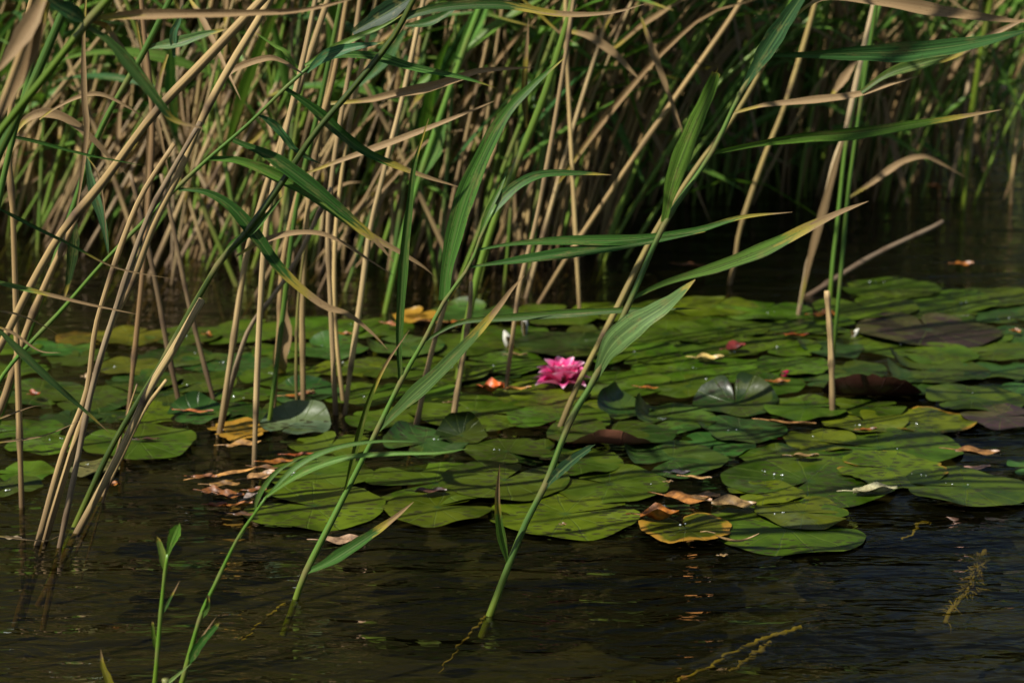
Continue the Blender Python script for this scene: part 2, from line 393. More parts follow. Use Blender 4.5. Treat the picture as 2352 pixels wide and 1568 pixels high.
GREEN = (.10, .20, .045, 9); 
def hand_reed(name, label, pts, r0, r1, col, dry, base=None, y0=None, k=0.0, up=0.0, leaves=(), nodes=(), group=None, under=.12, cat='reed', sheath=True, topleaves=0):
    """pts in photo pixels from the foot up; r0, r1 half widths in pixels. The foot stands in the water at pts[0] unless y0 gives its distance."""
    if y0 is None: y0 = W(*pts[0]).y
    P = [PY(x, y, y0, k) for x, y in pts]
    if abs(P[0].z) > .004 and base != 'float':       # foot outside the frame: carry it down to the water
        d = (P[0] - P[1]); 
        if P[0].z > 0: P.insert(0, P[0] + d * (P[0].z / max(-d.z, 1e-3)))
    d = (P[0] - P[1]).normalized(); P.insert(0, P[0] + d * under)
    if up: P = extend(P, up, .004)
    n = max(28, int(sum((b - a).length for a, b in zip(P, P[1:])) / .022)); n = min(n, 90)
    Q = smooth_path(P, n)
    zt = max(q.z for q in Q); rads = []
    seed = abs(hash(label)) % 9999 if False else sum(map(ord, label))
    rr = random.Random(seed); zframe = PY(*pts[-1], y0, k).z
    # internodes
    fr = sorted(nd_frac(Q, y0, k, x, y) for x, y in nodes) if nodes else []
    if not fr:
        f = rr.uniform(.1, .25)
        while f < 1: fr.append(f); f += rr.uniform(.12, .2)
    for i, q in enumerate(Q):
        f = min(1, max(0, q.z / max(zframe, .05))); dp = depth(q)
        kk = sum(1 for a in fr if a < i / (n - 1)); lo_ = max([a for a in fr if a < i / (n - 1)] + [0]); hi_ = min([a for a in fr if a >= i / (n - 1)] + [1]); sh = 1.10 - .20 * (i / (n - 1) - lo_) / max(hi_ - lo_, .01)
        rads.append((r0 + (r1 - r0) * f) * dp / FPX * sh * (1 + .06 * ((kk * 7 % 5) / 4 - .5)) * (1 + rr.uniform(-.03, .03)))
    o = empty(name, Vector((Q[0].x, Q[0].y, 0)) if base != 'float' else Q[0], label, cat, group)
    mb = MB(); tube(mb, Q, rads, 8, 0, fr, seed); mb.obj('stem', M['stem_dry'] if dry else M['stem_green'], o, color=tuple(col) + (1,))
    for L in leaves: hand_leaf(o, y0, k, *L[0:3], **(L[3] if len(L) > 3 else {}))
    if topleaves:  # unseen leaves above the frame, added for the dappled shade they cast
        for j in range(topleaves):
            i = int(n * rr.uniform(.6, .95)); a = rr.uniform(-.6, .6) + (0 if j % 2 else math.pi)
            q = Q[i]; ln = rr.uniform(.3, .45); dr = Vector((math.cos(a), math.sin(a) * .8, 0))
            pp = [q, q + dr * ln * .4 + Vector((0, 0, ln * .35)), q + dr * ln + Vector((0, 0, ln * .3))]
            m2 = MB(); ribbon(m2, smooth_path(pp, 14), .011, Vector((0, 0, 1)), seed=j); m2.obj('leaf', M['leaf'], o, color=(.09, .18, .04, .85))
    return o
def nd_frac(Q, y0, k, x, y):
    p = PY(x, y, y0, k); j = min(range(len(Q)), key=lambda i: (Q[i] - p).length); return j / (len(Q) - 1)
def hand_leaf(o, y0, k, pts, hw, col, dy=0.0, tw=(0, 0), fold=.35, pk=.3, w0=.35, cut=0, tip=.85, dry=False, wav=.0, lab=None, dy0=0.0, name='leaf', curl=0.0, face=(0, .35)):
    """pts in photo pixels from the stalk out; dy = how far back (+) or forward (-) the tip stands"""
    m = len(pts); P = [PY(x, y, y0 + dy0 + dy * i / (m - 1), k) for i, (x, y) in enumerate(pts)]
    n = 30; Q = smooth_path(P, n); mid = Q[n // 3]
    nr = (C0 - mid).normalized() + Vector((0, 0, face[1])); nr.normalize()
    mb = MB(); sd_ = int(abs(pts[0][0] * 7 + pts[0][1] * 3))
    ribbon(mb, Q, hw * depth(mid) / FPX, nr, tw, fold, pk, w0, cut, 0, wav, sd_, curl)
    org = o.location if o else None
    c = mb.obj(name, M['dryleaf'] if dry else M['leaf'], o, origin=(org.copy() if o else Q[0]), color=tuple(col) + (tip,))
    if lab: c['label'] = lab
    return c

DG = (.045, .115, .035); MG = (.075, .16, .035); LG = (.15, .27, .07); BG = (.07, .16, .085); YG = (.19, .27, .04)
TAN = (.54, .42, .24); TN2 = (.38, .28, .16); BRN = (.25, .165, .10); PNK = (.40, .29, .17); GRY = (.27, .22, .17); OLV = (.20, .20, .07)
ND = 9
exec_order = []
# ------------------------------------------------------------------ pond reeds traced one by one
D = dict
hand_reed('green_reed', 'tall thick green reed leaning right across the whole picture in front of the pink flower',
    [(1125,1412),(1160,1320),(1210,1195),(1255,1108),(1310,965),(1365,870),(1450,685),(1530,508),(1635,350),(1705,207),(1800,60),(1855,-40)], 8.6, 4.6, (.085,.17,.055), False, up=1.9, under=.03,
    nodes=[(1252,1112),(1310,962),(1367,870),(1450,685),(1527,512),(1632,352),(1705,207)], topleaves=5, leaves=[
    ([(1250,1122),(1278,1090),(1318,1055),(1362,1024)], 15, (.04,.09,.06), D(cut=1, pk=.5, dy=-.03, tip=ND, fold=.5)),
    ([(1165,1290),(1150,1225),(1143,1165),(1144,1110),(1148,1066)], 12, LG, D(dy=-.05, tip=.48, pk=.25, fold=.5)),
    ([(1366,872),(1400,800),(1455,748),(1530,700),(1597,642)], 33, (.14,.23,.11), D(dy=-.03, tip=.88, pk=.42, w0=.25, fold=.15, tw=(10,-10))),
    ([(1455,683),(1530,648),(1650,612),(1760,570),(1860,520),(1930,487),(1995,462)], 17, (.13,.23,.06), D(dy=.05, tip=.62, pk=.55, w0=.3, fold=.2, tw=(30,0))),
    ([(1525,510),(1545,420),(1585,310),(1625,220),(1650,155)], 23, (.15,.27,.06), D(dy=-.06, cut=1, pk=.4, tip=.93, fold=.15)),
    ([(1632,352),(1735,331),(1845,316),(1969,306),(2136,280),(2302,252)], 15, (.12,.23,.045), D(dy=.05, tip=.75, pk=.5, tw=(50,0), fold=.25)),
    ([(1762,127),(1875,125),(1975,122),(2090,118),(2240,98),(2380,66)], 24, (.06,.15,.06), D(dy=.02, pk=.55, w0=.22, tip=.97, tw=(50,0), fold=.2)),
    ([(1705,205),(1752,130),(1800,55),(1850,-20)], 24, (.045,.11,.06), D(dy=-.02, cut=1, pk=.5, w0=.3, tip=ND, fold=.4)),
    ([(1800,60),(1870,5),(1935,-5),(2035,6),(2170,28),(2270,42),(2370,52)], 17, PNK, D(dy=.06, dry=True, tip=-1, pk=.6, w0=.2, wav=.12)),
    ])
hand_reed('green_reed', 'green reed left of the pink flower with an olive leaf pointing up to the right',
    [(680,1374),(700,1318),(770,1180),(795,1130),(865,990),(922,873),(975,780),(1020,693),(1078,612),(1105,543),(1140,470)], 8, 3.6, (.11,.22,.055), False, under=.05,
    nodes=[(700,1318),(865,990),(922,873),(975,781),(1021,691),(1078,612),(1104,545)], leaves=[
    ([(700,1316),(760,1288),(850,1230),(905,1190),(950,1152)], 17, (.05,.12,.035), D(dy=-.04, tip=.6, pk=.35, fold=.5)),
    ([(866,990),(930,925),(1000,862),(1085,775),(1140,712),(1175,665),(1205,632)], 19, (.09,.16,.06), D(dy=-.04, tip=.62, pk=.3, fold=.3, lab='olive leaf with a thin withered tan tip')),
    ([(920,872),(917,780),(926,620),(940,480),(952,380),(985,272)], 13, (.06,.13,.035), D(dy=-.03, tip=.85, pk=.45, w0=.5, fold=.5)),
    ([(975,782),(1060,740),(1190,728),(1320,719),(1450,712),(1610,708)], 11, (.06,.12,.03), D(dy=-.02, tip=.93, pk=.5, tw=(20,0))),
    ([(1019,690),(1030,600),(1066,460),(1120,335),(1165,258),(1225,195),(1297,133)], 25, (.07,.17,.04), D(dy=.03, tip=.93, pk=.38, w0=.5, fold=.3)),
    ([(1078,613),(1150,603),(1280,585),(1410,568),(1520,550),(1620,532)], 15, (.04,.11,.03), D(dy=.03, tip=.97, pk=.4, w0=.2)),
    ([(1092,575),(1180,560),(1300,553),(1450,551),(1590,532),(1700,500),(1820,487)], 14, (.055,.14,.035), D(dy=.05, tip=.8, pk=.4, w0=.2)),
    ([(1105,545),(1120,500),(1170,440),(1235,403),(1320,398),(1405,402)], 15, (.06,.14,.05), D(dy=.05, tip=.85, pk=.3)),
    ([(1100,545),(1125,480),(1150,430),(1168,380)], 9, MG, D(dy=.03, tip=ND)),
    ([(790,1135),(812,1050),(845,930),(885,840),(940,758)], 9, (.09,.13,.02), D(dy=-.06, tip=.62, pk=.35, fold=.5, lab='narrow olive leaf with a brown tip')),
    ])
# submerged, wavering foot of that reed and of its neighbour
def submerged(name, label, pts, hw, mat, wob=.0022, cat='submerged stem', z0=-.012, z1=-.10, seed=1):
    rr = random.Random(seed); m = len(pts)
    P = [W(x, y, z0 + (z1 - z0) * i / (m - 1)) for i, (x, y) in enumerate(pts)]
    n = 60; Q = smooth_path(P, n); Q = [q + Vector(((math.sin(i * .9 + seed) + math.sin(i * .37 + 2 * seed)) * wob * rr.uniform(.2, 1.3), 0, 0)) for i, q in enumerate(Q)]
    rad = [hw * depth(Q[0]) / FPX * (1 - .5 * i / n) * rr.uniform(.6, 1.25) for i in range(n)]
    mb = MB(); tube(mb, Q, rad, 6, seed=seed); o = mb.obj(name, mat, origin=Q[-1]); tag(o, label, cat); return o
submerged('submerged_stem', 'thin yellow wavering stem under water below the foot of the olive-leaved green reed', [(655,1385),(625,1408),(590,1438),(560,1470)], 4, M['weed2'])
submerged('submerged_stem', 'faint brown stem under water below the foot of the tall thick green reed', [(1118,1415),(1085,1450),(1050,1490),(1010,1545)], 4, M['weed'], seed=2)
submerged('submerged_stem', 'yellow stem lying under water at the bottom right edge', [(1840,1440),(1770,1462),(1700,1490),(1600,1545),(1520,1575)], 6.5, M['weed2'], .003, seed=3, z1=-.03)
submerged('submerged_stem', 'short brown piece of stem under water beside the long yellow one', [(1770,1475),(1735,1500),(1700,1525),(1680,1540)], 7, M['weed'], .003, seed=4, z1=-.03)
submerged('submerged_stem', 'small curled yellow stem under water right of the front lily pad', [(2140,1200),(2110,1202),(2098,1225),(2070,1238)], 4, M['weed2'], .002, seed=5, z1=-.03)
for i in range(1):
    mb = MB(); rr = random.Random(5)
    sp = smooth_path([W(2262,1265,-.02), W(2245,1310,-.03), W(2225,1350,-.05), W(2185,1400,-.08), W(2172,1430,-.09)], 40)
    tube(mb, sp, [.004] * 40, 6)
    for j in range(230):
        q = sp[min(39, int(rr.triangular(0, 39, 18)))]; e = q + Vector((rr.gauss(0, .009), rr.gauss(0, .012), rr.uniform(-.01, .008)))
        ribbon(mb, smooth_path([q, (q + e) / 2 + Vector((rr.uniform(-.004, .004), 0, .002)), e], 5), rr.uniform(.001, .0026), Vector((rr.uniform(-.5, .5), 0, 1)))
    tag(mb.obj('water_weed', M['weed'], origin=sp[-1]), 'feathery tan water weed under the surface in the lower right', 'water weed')

hand_reed('green_reed', 'slender green reed at the bottom with two leaves forking off its tip',
    [(395,1640),(420,1560),(460,1418),(500,1330),(545,1238),(588,1175),(612,1140)], 7, 3, (.10,.22,.03), False, y0=W(400,1600).y + .0, leaves=[
    ([(612,1140),(680,1072),(760,1032),(860,1014),(960,1014)], 8, (.11,.22,.07), D(dy=.03, tip=ND, pk=.3)),
    ([(612,1140),(690,1088),(790,1052),(900,1042),(1000,1040),(1075,1030)], 9, (.13,.26,.06), D(dy=-.03, tip=.98, pk=.25)),
    ([(585,1178),(590,1150),(605,1120),(640,1080),(700,1045)], 7, MG, D(dy=.01, tip=ND)),
    ([(545,1240),(552,1228),(565,1212)], 5, LG, D(cut=1, tip=ND)),
    ([(432,1525),(460,1480),(502,1432)], 12, (.04,.12,.03), D(cut=1, tip=.97, dy=-.03)),
    ([(436,1515),(462,1465),(497,1415)], 3, TAN, D(dry=True, tip=-1, dy=-.02)),
    ([(462,1420),(476,1395),(478,1365)], 7, (.06,.12,.03), D(cut=1, tip=.75, dy=-.01)),
    ])
hand_reed('green_reed', 'short thin green reed at the bottom left ending in two torn leaf stubs',
    [(345,1640),(356,1560),(368,1420),(378,1320),(385,1272)], 6, 4, (.12,.25,.03), False, y0=W(350,1610).y, leaves=[
    ([(385,1274),(394,1244),(410,1206)], 15, (.09,.20,.03), D(cut=1, tip=ND, pk=.8, w0=.3)),
    ([(381,1318),(374,1275),(362,1235)], 11, (.22,.30,.08), D(cut=1, tip=.9, pk=.4)),
    ([(372,1412),(388,1380),(413,1332)], 4, DG, D(tip=.55)),
    ([(362,1500),(353,1460),(350,1425)], 6, (.09,.15,.02), D(cut=1, tip=.85)),
    ([(370,1580),(400,1556),(440,1522)], 5, (.16,.24,.09), D(tip=ND)),
    ])
hand_reed('green_reed', 'yellowing leaf tip poking up at the bottom left edge of the picture', [(262,1640),(255,1600)], 5, 5, YG, False, y0=W(262,1640).y, leaves=[
    ([(257,1600),(248,1560),(236,1528),(231,1490)], 12, (.30,.25,.04), D(tip=.7, pk=.2))])
hand_reed('green_reed', 'cut pale stub of a reed shoot just above the bottom edge', [(383,1640),(382,1590),(379,1558)], 7, 8, (.30,.33,.18), False, y0=W(383,1640).y)

# left group of leaning stalks
hand_reed('green_reed', 'long thin green reed leaning over the left tan stalks with drooping dark leaves',
    [(-60,985),(0,873),(50,809),(144,709),(234,606),(317,522),(400,438),(477,366),(567,288),(658,200),(720,145)], 5.5, 4, (.08,.18,.035), False, y0=2.62, leaves=[
    ([(410,435),(470,441),(530,475),(590,545),(650,625),(740,700),(800,722),(860,770),(890,802)], 17, (.035,.10,.025), D(tip=.5, dy=.0, pk=.3, w0=.25)),
    ([(478,364),(550,370),(630,402),(720,450),(830,530),(920,580),(980,618),(1000,640)], 17, (.09,.19,.04), D(tip=.58, pk=.3, w0=.35, dy=.05)),
    ([(535,322),(620,360),(720,432),(790,490),(850,540),(905,602)], 20, (.04,.11,.03), D(tip=.72, pk=.35, w0=.3, dy=.02, dy0=-.02)),
    ([(590,262),(632,290),(680,345),(742,380)], 11, (.05,.14,.07), D(tip=.95, wav=.3, dy=.02)),
    ([(656,204),(720,250),(784,308),(850,355),(960,400),(1062,432)], 15, (.05,.14,.035), D(tip=.6, pk=.25, dy=.06)),
    ([(700,165),(740,142),(784,127),(860,130),(944,154),(1068,180),(1138,202)], 12, (.08,.19,.06), D(tip=.9, pk=.45, dy=.05)),
    ([(705,165),(745,132),(800,112),(880,98)], 16, (.05,.15,.09), D(tip=.95, pk=.4, dy=-.02)),
    ])
hand_reed('green_reed', 'thick bright green reed crossing the top left corner with a long folded brown leaf',
    [(-220,620),(-100,455),(0,303),(100,180),(197,56),(258,-12),(300,-60)], 12, 10, (.10,.165,.02), False, y0=2.0, up=1.6, nodes=[(199,53)], topleaves=10, leaves=[
    ([(204,46),(290,38),(440,34),(560,32),(660,28),(740,16),(850,-14)], 15, BRN, D(dry=True, tip=-1, pk=.2, w0=.4, fold=.7, dy=.05, wav=.06, lab='long folded brown leaf')),
    ([(200,60),(255,100),(310,165),(368,240),(400,276),(470,296)], 17, (.07,.14,.05), D(tip=.72, pk=.4, dy=.03)),
    ([(200,52),(165,30),(120,5),(70,-40)], 22, (.03,.08,.04), D(tip=ND, dy=-.03)),
    ([(204,50),(240,60),(270,95),(300,130)], 8, (.35,.17,.03), D(tip=.3, dy=.02))])
hand_reed('green_reed', 'blurred green reed leaning right behind the brown corner leaf at the far left', [(-60,470),(40,265),(80,180),(140,40),(175,-40)], 11, 10, (.065,.13,.03), False, y0=2.15, up=1.5, topleaves=8)
hand_reed('dry_reed', 'dry reed with two broad withered tan leaves hanging down the top left edge', [(-230,900),(-60,420),(60,90),(120,-60)], 9, 8, TN2, True, y0=1.8, up=1.5, topleaves=7, leaves=[
    ([(110,-30),(82,30),(40,100),(-10,170)], 24, PNK, D(dry=True, tip=-1, pk=.5, dy=-.02)),
    ([(105,0),(80,70),(50,160),(15,235),(-10,290)], 27, (.33,.25,.20), D(dry=True, tip=-1, pk=.35, dy=.02, w0=.5))])
hand_reed('dry_reed', 'long tan stalk running diagonally from the left edge up to the top', [(-70,900),(0,795),(83,632),(150,522),(235,420),(350,266),(470,140),(600,2),(650,-50)], 9.5, 10, (.36,.27,.15), True, y0=2.45, up=1.7, nodes=[(186,478),(350,264)])
hand_reed('dry_reed', 'middle stalk of the three-stalk clump at the lower left, reaching past the top',
    [(103,1242),(163,1045),(207,906),(255,745),(300,656),(350,522),(410,400),(467,267),(530,150),(600,35),(640,-40)], 8.5, 8.5, (.44,.34,.20), True, up=1.7, nodes=[(303,650),(478,255)], topleaves=3, leaves=[
    ([(467,267),(500,200),(530,165),(567,147),(617,134),(650,142),(705,176)], 9, PNK, D(dry=True, tip=-1, pk=.6, dy=.04))])
hand_reed('dry_reed', 'leftmost tan stalk of the three-stalk clump standing in the lower left water',
    [(86,1250),(143,1045),(197,906),(216,772),(236,690),(287,539),(330,440),(400,330)], 8, 6, (.42,.32,.19), True, nodes=[(268,615)], leaves=[
    ([(197,0),(192,100),(194,233),(199,300),(184,430),(167,525)], 8, PNK, D(dry=True, tip=-1, pk=.45, dy=.0, dy0=.05))])
hand_reed('dry_reed', 'greyish stalk on the right of the three-stalk clump in the lower left water',
    [(137,1255),(180,1045),(214,880),(262,720),(330,522),(380,420),(460,280)], 7.5, 6, GRY, True)
hand_reed('dry_reed', 'thick cut tan stalk ending bluntly above the two-stalk clump at the lower left',
    [(178,1222),(272,1045),(345,890),(400,800),(464,688)], 9, 9.5, (.46,.37,.22), True, nodes=[(352,925)])
hand_reed('green_reed', 'dark green-brown reed rising from the two-stalk clump at the lower left',
    [(172,1208),(245,1048),(300,950),(372,830),(500,608),(560,540),(640,430),(720,310),(800,215),(900,90),(960,-20)], 7.5, 6.5, (.045,.072,.022), False, up=1.7, nodes=[(378,815),(503,604)], topleaves=4, leaves=[
    ([(540,590),(600,556),(667,536),(733,536),(784,556),(851,599),(905,633)], 8, (.38,.28,.19), D(dry=True, tip=-1, pk=.25, dy=.04, lab='arching tan leaf')),
    ([(500,604),(540,560),(590,520),(650,450)], 12, (.06,.14,.03), D(tip=ND))])
hand_reed('dry_reed', 'short broken tan splinter standing between the two clumps at the lower left', [(282,1045),(330,945),(382,872)], 4, 4, TAN, True, base=None, y0=2.75)
hand_reed('dry_reed', 'thin dry sliver rising beside the thick cut stalk at the lower left', [(262,1060),(290,960),(315,882)], 3, 2, TN2, True, y0=2.72)
hand_reed('dry_reed', 'thick tan stalk at the left edge near the hanging green leaf tip', [(-40,1010),(0,938),(27,860),(60,760),(110,640),(175,500)], 10, 7, TN2, True, y0=2.75)
hand_reed('green_reed', 'green reed beyond the left edge sending thin leaves into the picture', [(-120,1180),(-60,900),(-10,500),(60,200),(130,-60)], 8, 6, MG, False, y0=2.3, up=1.5, topleaves=7, leaves=[
    ([(-40,640),(0,650),(67,666),(200,698),(317,722)], 7, (.16,.26,.09), D(tip=.3, pk=.2, dy=.05)),
    ([(-20,470),(80,522),(167,565),(267,615),(393,640)], 5, DG, D(tip=.5, pk=.15, dy=.1)),
    ([(-20,740),(67,828),(133,889),(180,930),(250,992)], 11, (.09,.17,.07), D(tip=.8, pk=.3, dy=.05)),
    ([(-20,308),(67,322),(200,356),(333,381)], 5, (.06,.16,.04), D(tip=.95, dy=.1)),
    ([(-20,745),(30,765),(90,805),(140,810)], 4, BRN, D(dry=True, tip=-1, dy=.02)),
    ([(-20,1228),(67,1239),(110,1240),(137,1229)], 2.5, TAN, D(dry=True, tip=-1, pk=.2, dy=.1)),
    ([(-20,968),(40,945),(80,932),(115,932)], 2.5, TAN, D(dry=True, tip=-1, pk=.2, dy=.1)),
    ([(-20,1018),(100,1000),(190,962)], 3, TN2, D(dry=True, tip=-1, pk=.2, dy=.1)),
    ([(-20,712),(40,722),(100,748),(147,778)], 3, BRN, D(dry=True, tip=-1, pk=.2, dy=.1))])
hand_reed('dry_reed', 'dry stalk with an arching brown leaf and a thin tan arch on the upper left', [(40,830),(30,500),(20,300),(60,60),(90,-60)], 7, 7, TN2, True, y0=2.7, up=1.5, leaves=[
    ([(30,312),(60,275),(100,260),(150,272),(205,312),(253,363),(292,402)], 13, (.27,.19,.14), D(dry=True, tip=-1, pk=.3, dy=.05, dy0=-.1)),
    ([(90,275),(125,250),(183,222),(235,218),(300,250),(335,275)], 6, PNK, D(dry=True, tip=-1, pk=.5, dy=.05, dy0=-.1))])
hand_reed('green_reed', 'green reed with a blue-green leaf hanging down beside the diagonal tan stalk on the left', [(90,700),(160,500),(230,300),(330,120),(420,-60)], 7, 7, MG, False, y0=2.9, up=1.6, leaves=[
    ([(198,358),(212,430),(238,520),(250,590)], 13, (.10,.20,.13), D(tip=.97, pk=.4, dy0=-.2)),
    ([(200,360),(225,400),(238,470),(245,560)], 3, TAN, D(dry=True, tip=-1, dy0=-.21)),
    ([(170,480),(168,570),(158,640),(146,690)], 15, (.03,.06,.02), D(tip=.8, pk=.4, dy0=-.05)),
    ([(330,110),(400,100),(467,80),(525,66)], 15, (.12,.21,.10), D(tip=.8, pk=.4)),
    ([(400,132),(398,80),(410,50),(420,10)], 10, (.06,.15,.10), D(tip=ND, pk=.4))])
hand_reed('dry_reed', 'dry stalk with dark brown hanging leaves in the upper left stand', [(300,900),(330,600),(350,300),(330,60),(320,-50)], 6, 6, BRN, True, y0=3.1, up=1.6, leaves=[
    ([(313,50),(330,150),(350,240),(372,330),(388,400)], 7, (.12,.07,.045), D(dry=True, tip=-1, pk=.6)),
    ([(385,125),(367,183),(345,300),(338,400),(331,500)], 9, PNK, D(dry=True, tip=-1, pk=.3)),
    ([(430,-10),(465,45),(500,117),(525,170),(553,230)], 8, (.35,.26,.14), D(dry=True, tip=-1, pk=.25, dy=-.1))])

# stalks standing in the middle
T = lambda label, pts, r0, r1, col, dry=True, **kw: hand_reed('dry_reed' if dry else 'green_reed', label, pts, r0, r1, col, dry, **kw)
T('tan stalk with a dark foot in the yellow-brown pad left of the silvery pad', [(503,1003),(520,890),(545,722),(560,620),(578,540),(620,400),(680,220),(740,40)], 7.5, 7, (.40,.31,.19), up=1.7, topleaves=2)
T('second tan stalk crossing the first above the yellow-brown pad', [(506,990),(535,870),(570,760),(620,690),(680,600),(760,430)], 6, 5, GRY)
T('pale tan stalk standing on the brown leaf litter left of the silvery pad', [(584,1066),(588,940),(597,722),(612,520),(650,330),(700,120),(730,-30)], 7, 6.5, (.46,.36,.23), up=1.6, nodes=[(588,960)], leaves=[
    ([(700,120),(690,170),(655,120),(633,107),(583,73)], 8, LG, D(tip=.9))])
T('dark weathered stalk leaning left with its foot by the curled green pad', [(412,928),(383,790),(362,672),(330,522),(300,400)], 6, 5.5, (.16,.12,.085))
T('grey stalk leaning left with its foot in dark water right of the curled pad', [(490,915),(452,772),(428,672),(398,522),(370,400)], 5.5, 5, (.22,.17,.12))
T('upright stalk standing behind the middle of the silvery pad', [(697,932),(695,800),(694,705),(703,522),(725,350),(760,150),(790,-20)], 7.5, 6, (.40,.31,.18), up=1.7, topleaves=2)
T('slim olive stalk beside the upright one behind the silvery pad', [(682,940),(680,850),(684,700),(700,560)], 4, 3, OLV)
T('left stalk of the close pair behind the right end of the silvery pad', [(771,952),(764,800),(759,690),(754,522),(770,350),(810,120),(830,-20)], 7, 6, (.34,.26,.17), up=1.7)
T('right stalk of the close pair behind the right end of the silvery pad', [(789,930),(775,800),(768,690),(772,522),(800,300),(850,60)], 6, 5, TAN, up=1.5)
T('pale tan stalk leaning right just past the close pair by the silvery pad', [(792,952),(804,856),(828,689),(851,522),(880,400),(930,200),(975,-10)], 6.5, 6, (.50,.40,.26), up=1.7, nodes=[(806,845)], topleaves=2)
T('tan stalk behind the olive-leaved green reed with its foot by the curled sheen pad', [(955,986),(984,840),(1003,765),(1025,689),(1045,600),(1075,450)], 6.5, 5, (.40,.30,.19))
T('tan stalk cut off at the top standing right of the olive leaf', [(1039,976),(1053,880),(1068,789),(1080,700),(1082,647)], 8, 5, (.48,.37,.23))
T('thin brown stalk left of the pink flower with an orange leaf at its foot', [(1161,898),(1171,822),(1194,656),(1228,522),(1262,350),(1300,120),(1320,-20)], 5.5, 5, (.34,.26,.17), up=1.6)
T('slanting tan stalk with its foot at the far pads above the pink flower', [(1238,696),(1290,610),(1348,522),(1450,370),(1568,200),(1680,40),(1720,-30)], 5, 6, (.40,.30,.17), up=1.6)
T('olive-tan stalk running close behind the tall thick green reed', [(1283,990),(1325,889),(1378,783),(1418,706),(1470,600),(1515,516),(1600,385),(1690,262),(1760,140),(1820,20)], 7.5, 5, (.26,.23,.10), up=1.6, nodes=[(1385,770)])
T('short pale tan stalk cut off at the top standing among the right pads', [(1912,954),(1911,880),(1907,770),(1899,668)], 7, 6.5, (.52,.40,.25))
T('slim green reed rising straight behind the short cut stalk on the right', [(1906,690),(1913,600),(1922,523),(1945,317),(1979,167),(2019,20),(2040,-60)], 5, 5, (.13,.25,.06), False, up=1.7, topleaves=3)
T('broad pale stalk swollen in the middle standing at the far edge of the right pads', [(1833,728),(1855,612),(1883,522),(1915,375),(1942,300),(1975,150),(2010,0)], 6, 6, (.50,.42,.32), up=1.4, leaves=[
    ([(1838,700),(1862,590),(1895,470),(1930,340),(1945,290)], 11, (.50,.43,.34), D(dry=True, tip=-1, pk=.5, dy0=-.02)),
    ([(1949,454),(2002,420),(2069,374),(2119,360),(2155,372),(2219,408)], 9, (.42,.31,.2), D(dry=True, tip=-1, pk=.35, dy=.1)),
    ([(1910,220),(1935,185),(1960,150),(1972,140)], 12, PNK, D(dry=True, tip=-1, pk=.5))])
T('yellowish stalk with its foot behind the far pads, right of the tall green reed', [(1676,654),(1688,600),(1701,522),(1752,370),(1800,250),(1850,90),(1880,-20)], 6, 6, (.33,.27,.13), up=1.5)
T('yellow-green reed standing in open water near the top right corner', [(2212,484),(2222,367),(2236,234),(2262,67),(2280,-30)], 6, 7, (.17,.24,.03), False, up=1.6, topleaves=2)
T('green reed behind the tan stub right of the pink flower, the leafy upright one', [(1052,880),(1070,760),(1100,620),(1145,480),(1185,380),(1250,220),(1300,60),(1325,-30)], 9, 8, (.16,.26,.05), False, up=1.8, topleaves=3, leaves=[
    ([(1208,293),(1205,200),(1210,110),(1214,40)], 9, (.12,.09,.02), D(tip=.5, dy=.0))])
hand_reed('dead_branch', 'grey dead branch lying half in the water beyond the right pads', [(1862,676),(2002,589),(2142,522),(2165,508)], 7, 5, (.14,.12,.11), True, y0=W(1862,676).y, k=1.2, cat='branch', under=.03)
# leaves that lean in from reeds rooted outside or behind; each reed carries its own
def behind(label, pts, r, col, dry, y0, leaves, up=1.6): return hand_reed('dry_reed' if dry else 'green_reed', label, pts, r, r, col, dry, y0=y0, up=up, leaves=leaves)
behind('dry reed behind the left green reeds carrying a long brown leaf across the middle', [(640,760),(650,600),(690,420),(760,200),(800,-20)], 6, TN2, True, 3.2, [
    ([(700,400),(784,368),(917,320),(1050,268),(1136,232)], 9, (.22,.14,.095), D(dry=True, tip=-1, pk=.45, dy0=-.35)),
    ([(760,238),(844,231),(920,215),(984,203),(1060,178),(1107,163),(1230,155)], 14, (.46,.35,.25), D(dry=True, tip=-1, pk=.45, dy0=-.3, fold=.6))])
behind('green reed in the upper middle carrying long dark leaves along the top edge', [(650,720),(680,480),(730,260),(760,120),(790,-30)], 6, MG, False, 3.1, [
    ([(740,122),(784,100),(917,45),(1017,18),(1150,12),(1285,33),(1400,30),(1480,10)], 13, (.035,.09,.025), D(tip=.6, dy0=-.25, pk=.5)),
    ([(810,75),(870,40),(920,10),(975,-30)], 26, (.02,.05,.03), D(tip=ND, dy0=-.25, pk=.5)),  # near-black colour stands in for the shade on this blade
    ([(700,150),(800,95),(880,60),(930,30)], 10, LG, D(tip=.9, dy0=-.28)),
    ([(930,60),(1000,45),(1100,-20)], 12, DG, D(tip=.9, dy0=-.2))])
behind('dry reed near the top centre with a broad drooping tan leaf', [(1330,690),(1320,500),(1310,300),(1300,80),(1300,-30)], 5, TAN, True, 3.9, [
    ([(1295,70),(1351,83),(1390,108),(1418,130),(1445,158),(1470,184)], 12, (.40,.30,.22), D(dry=True, tip=-1, pk=.45, dy0=-.4)),
    ([(1472,40),(1490,90),(1518,167),(1545,240),(1570,310)], 9, (.42,.32,.22), D(dry=True, tip=-1, pk=.35, dy0=-.4)),
    ([(1190,-10),(1240,35),(1290,80),(1325,102)], 5, (.30,.22,.05), D(tip=.5, dy0=-.4))])
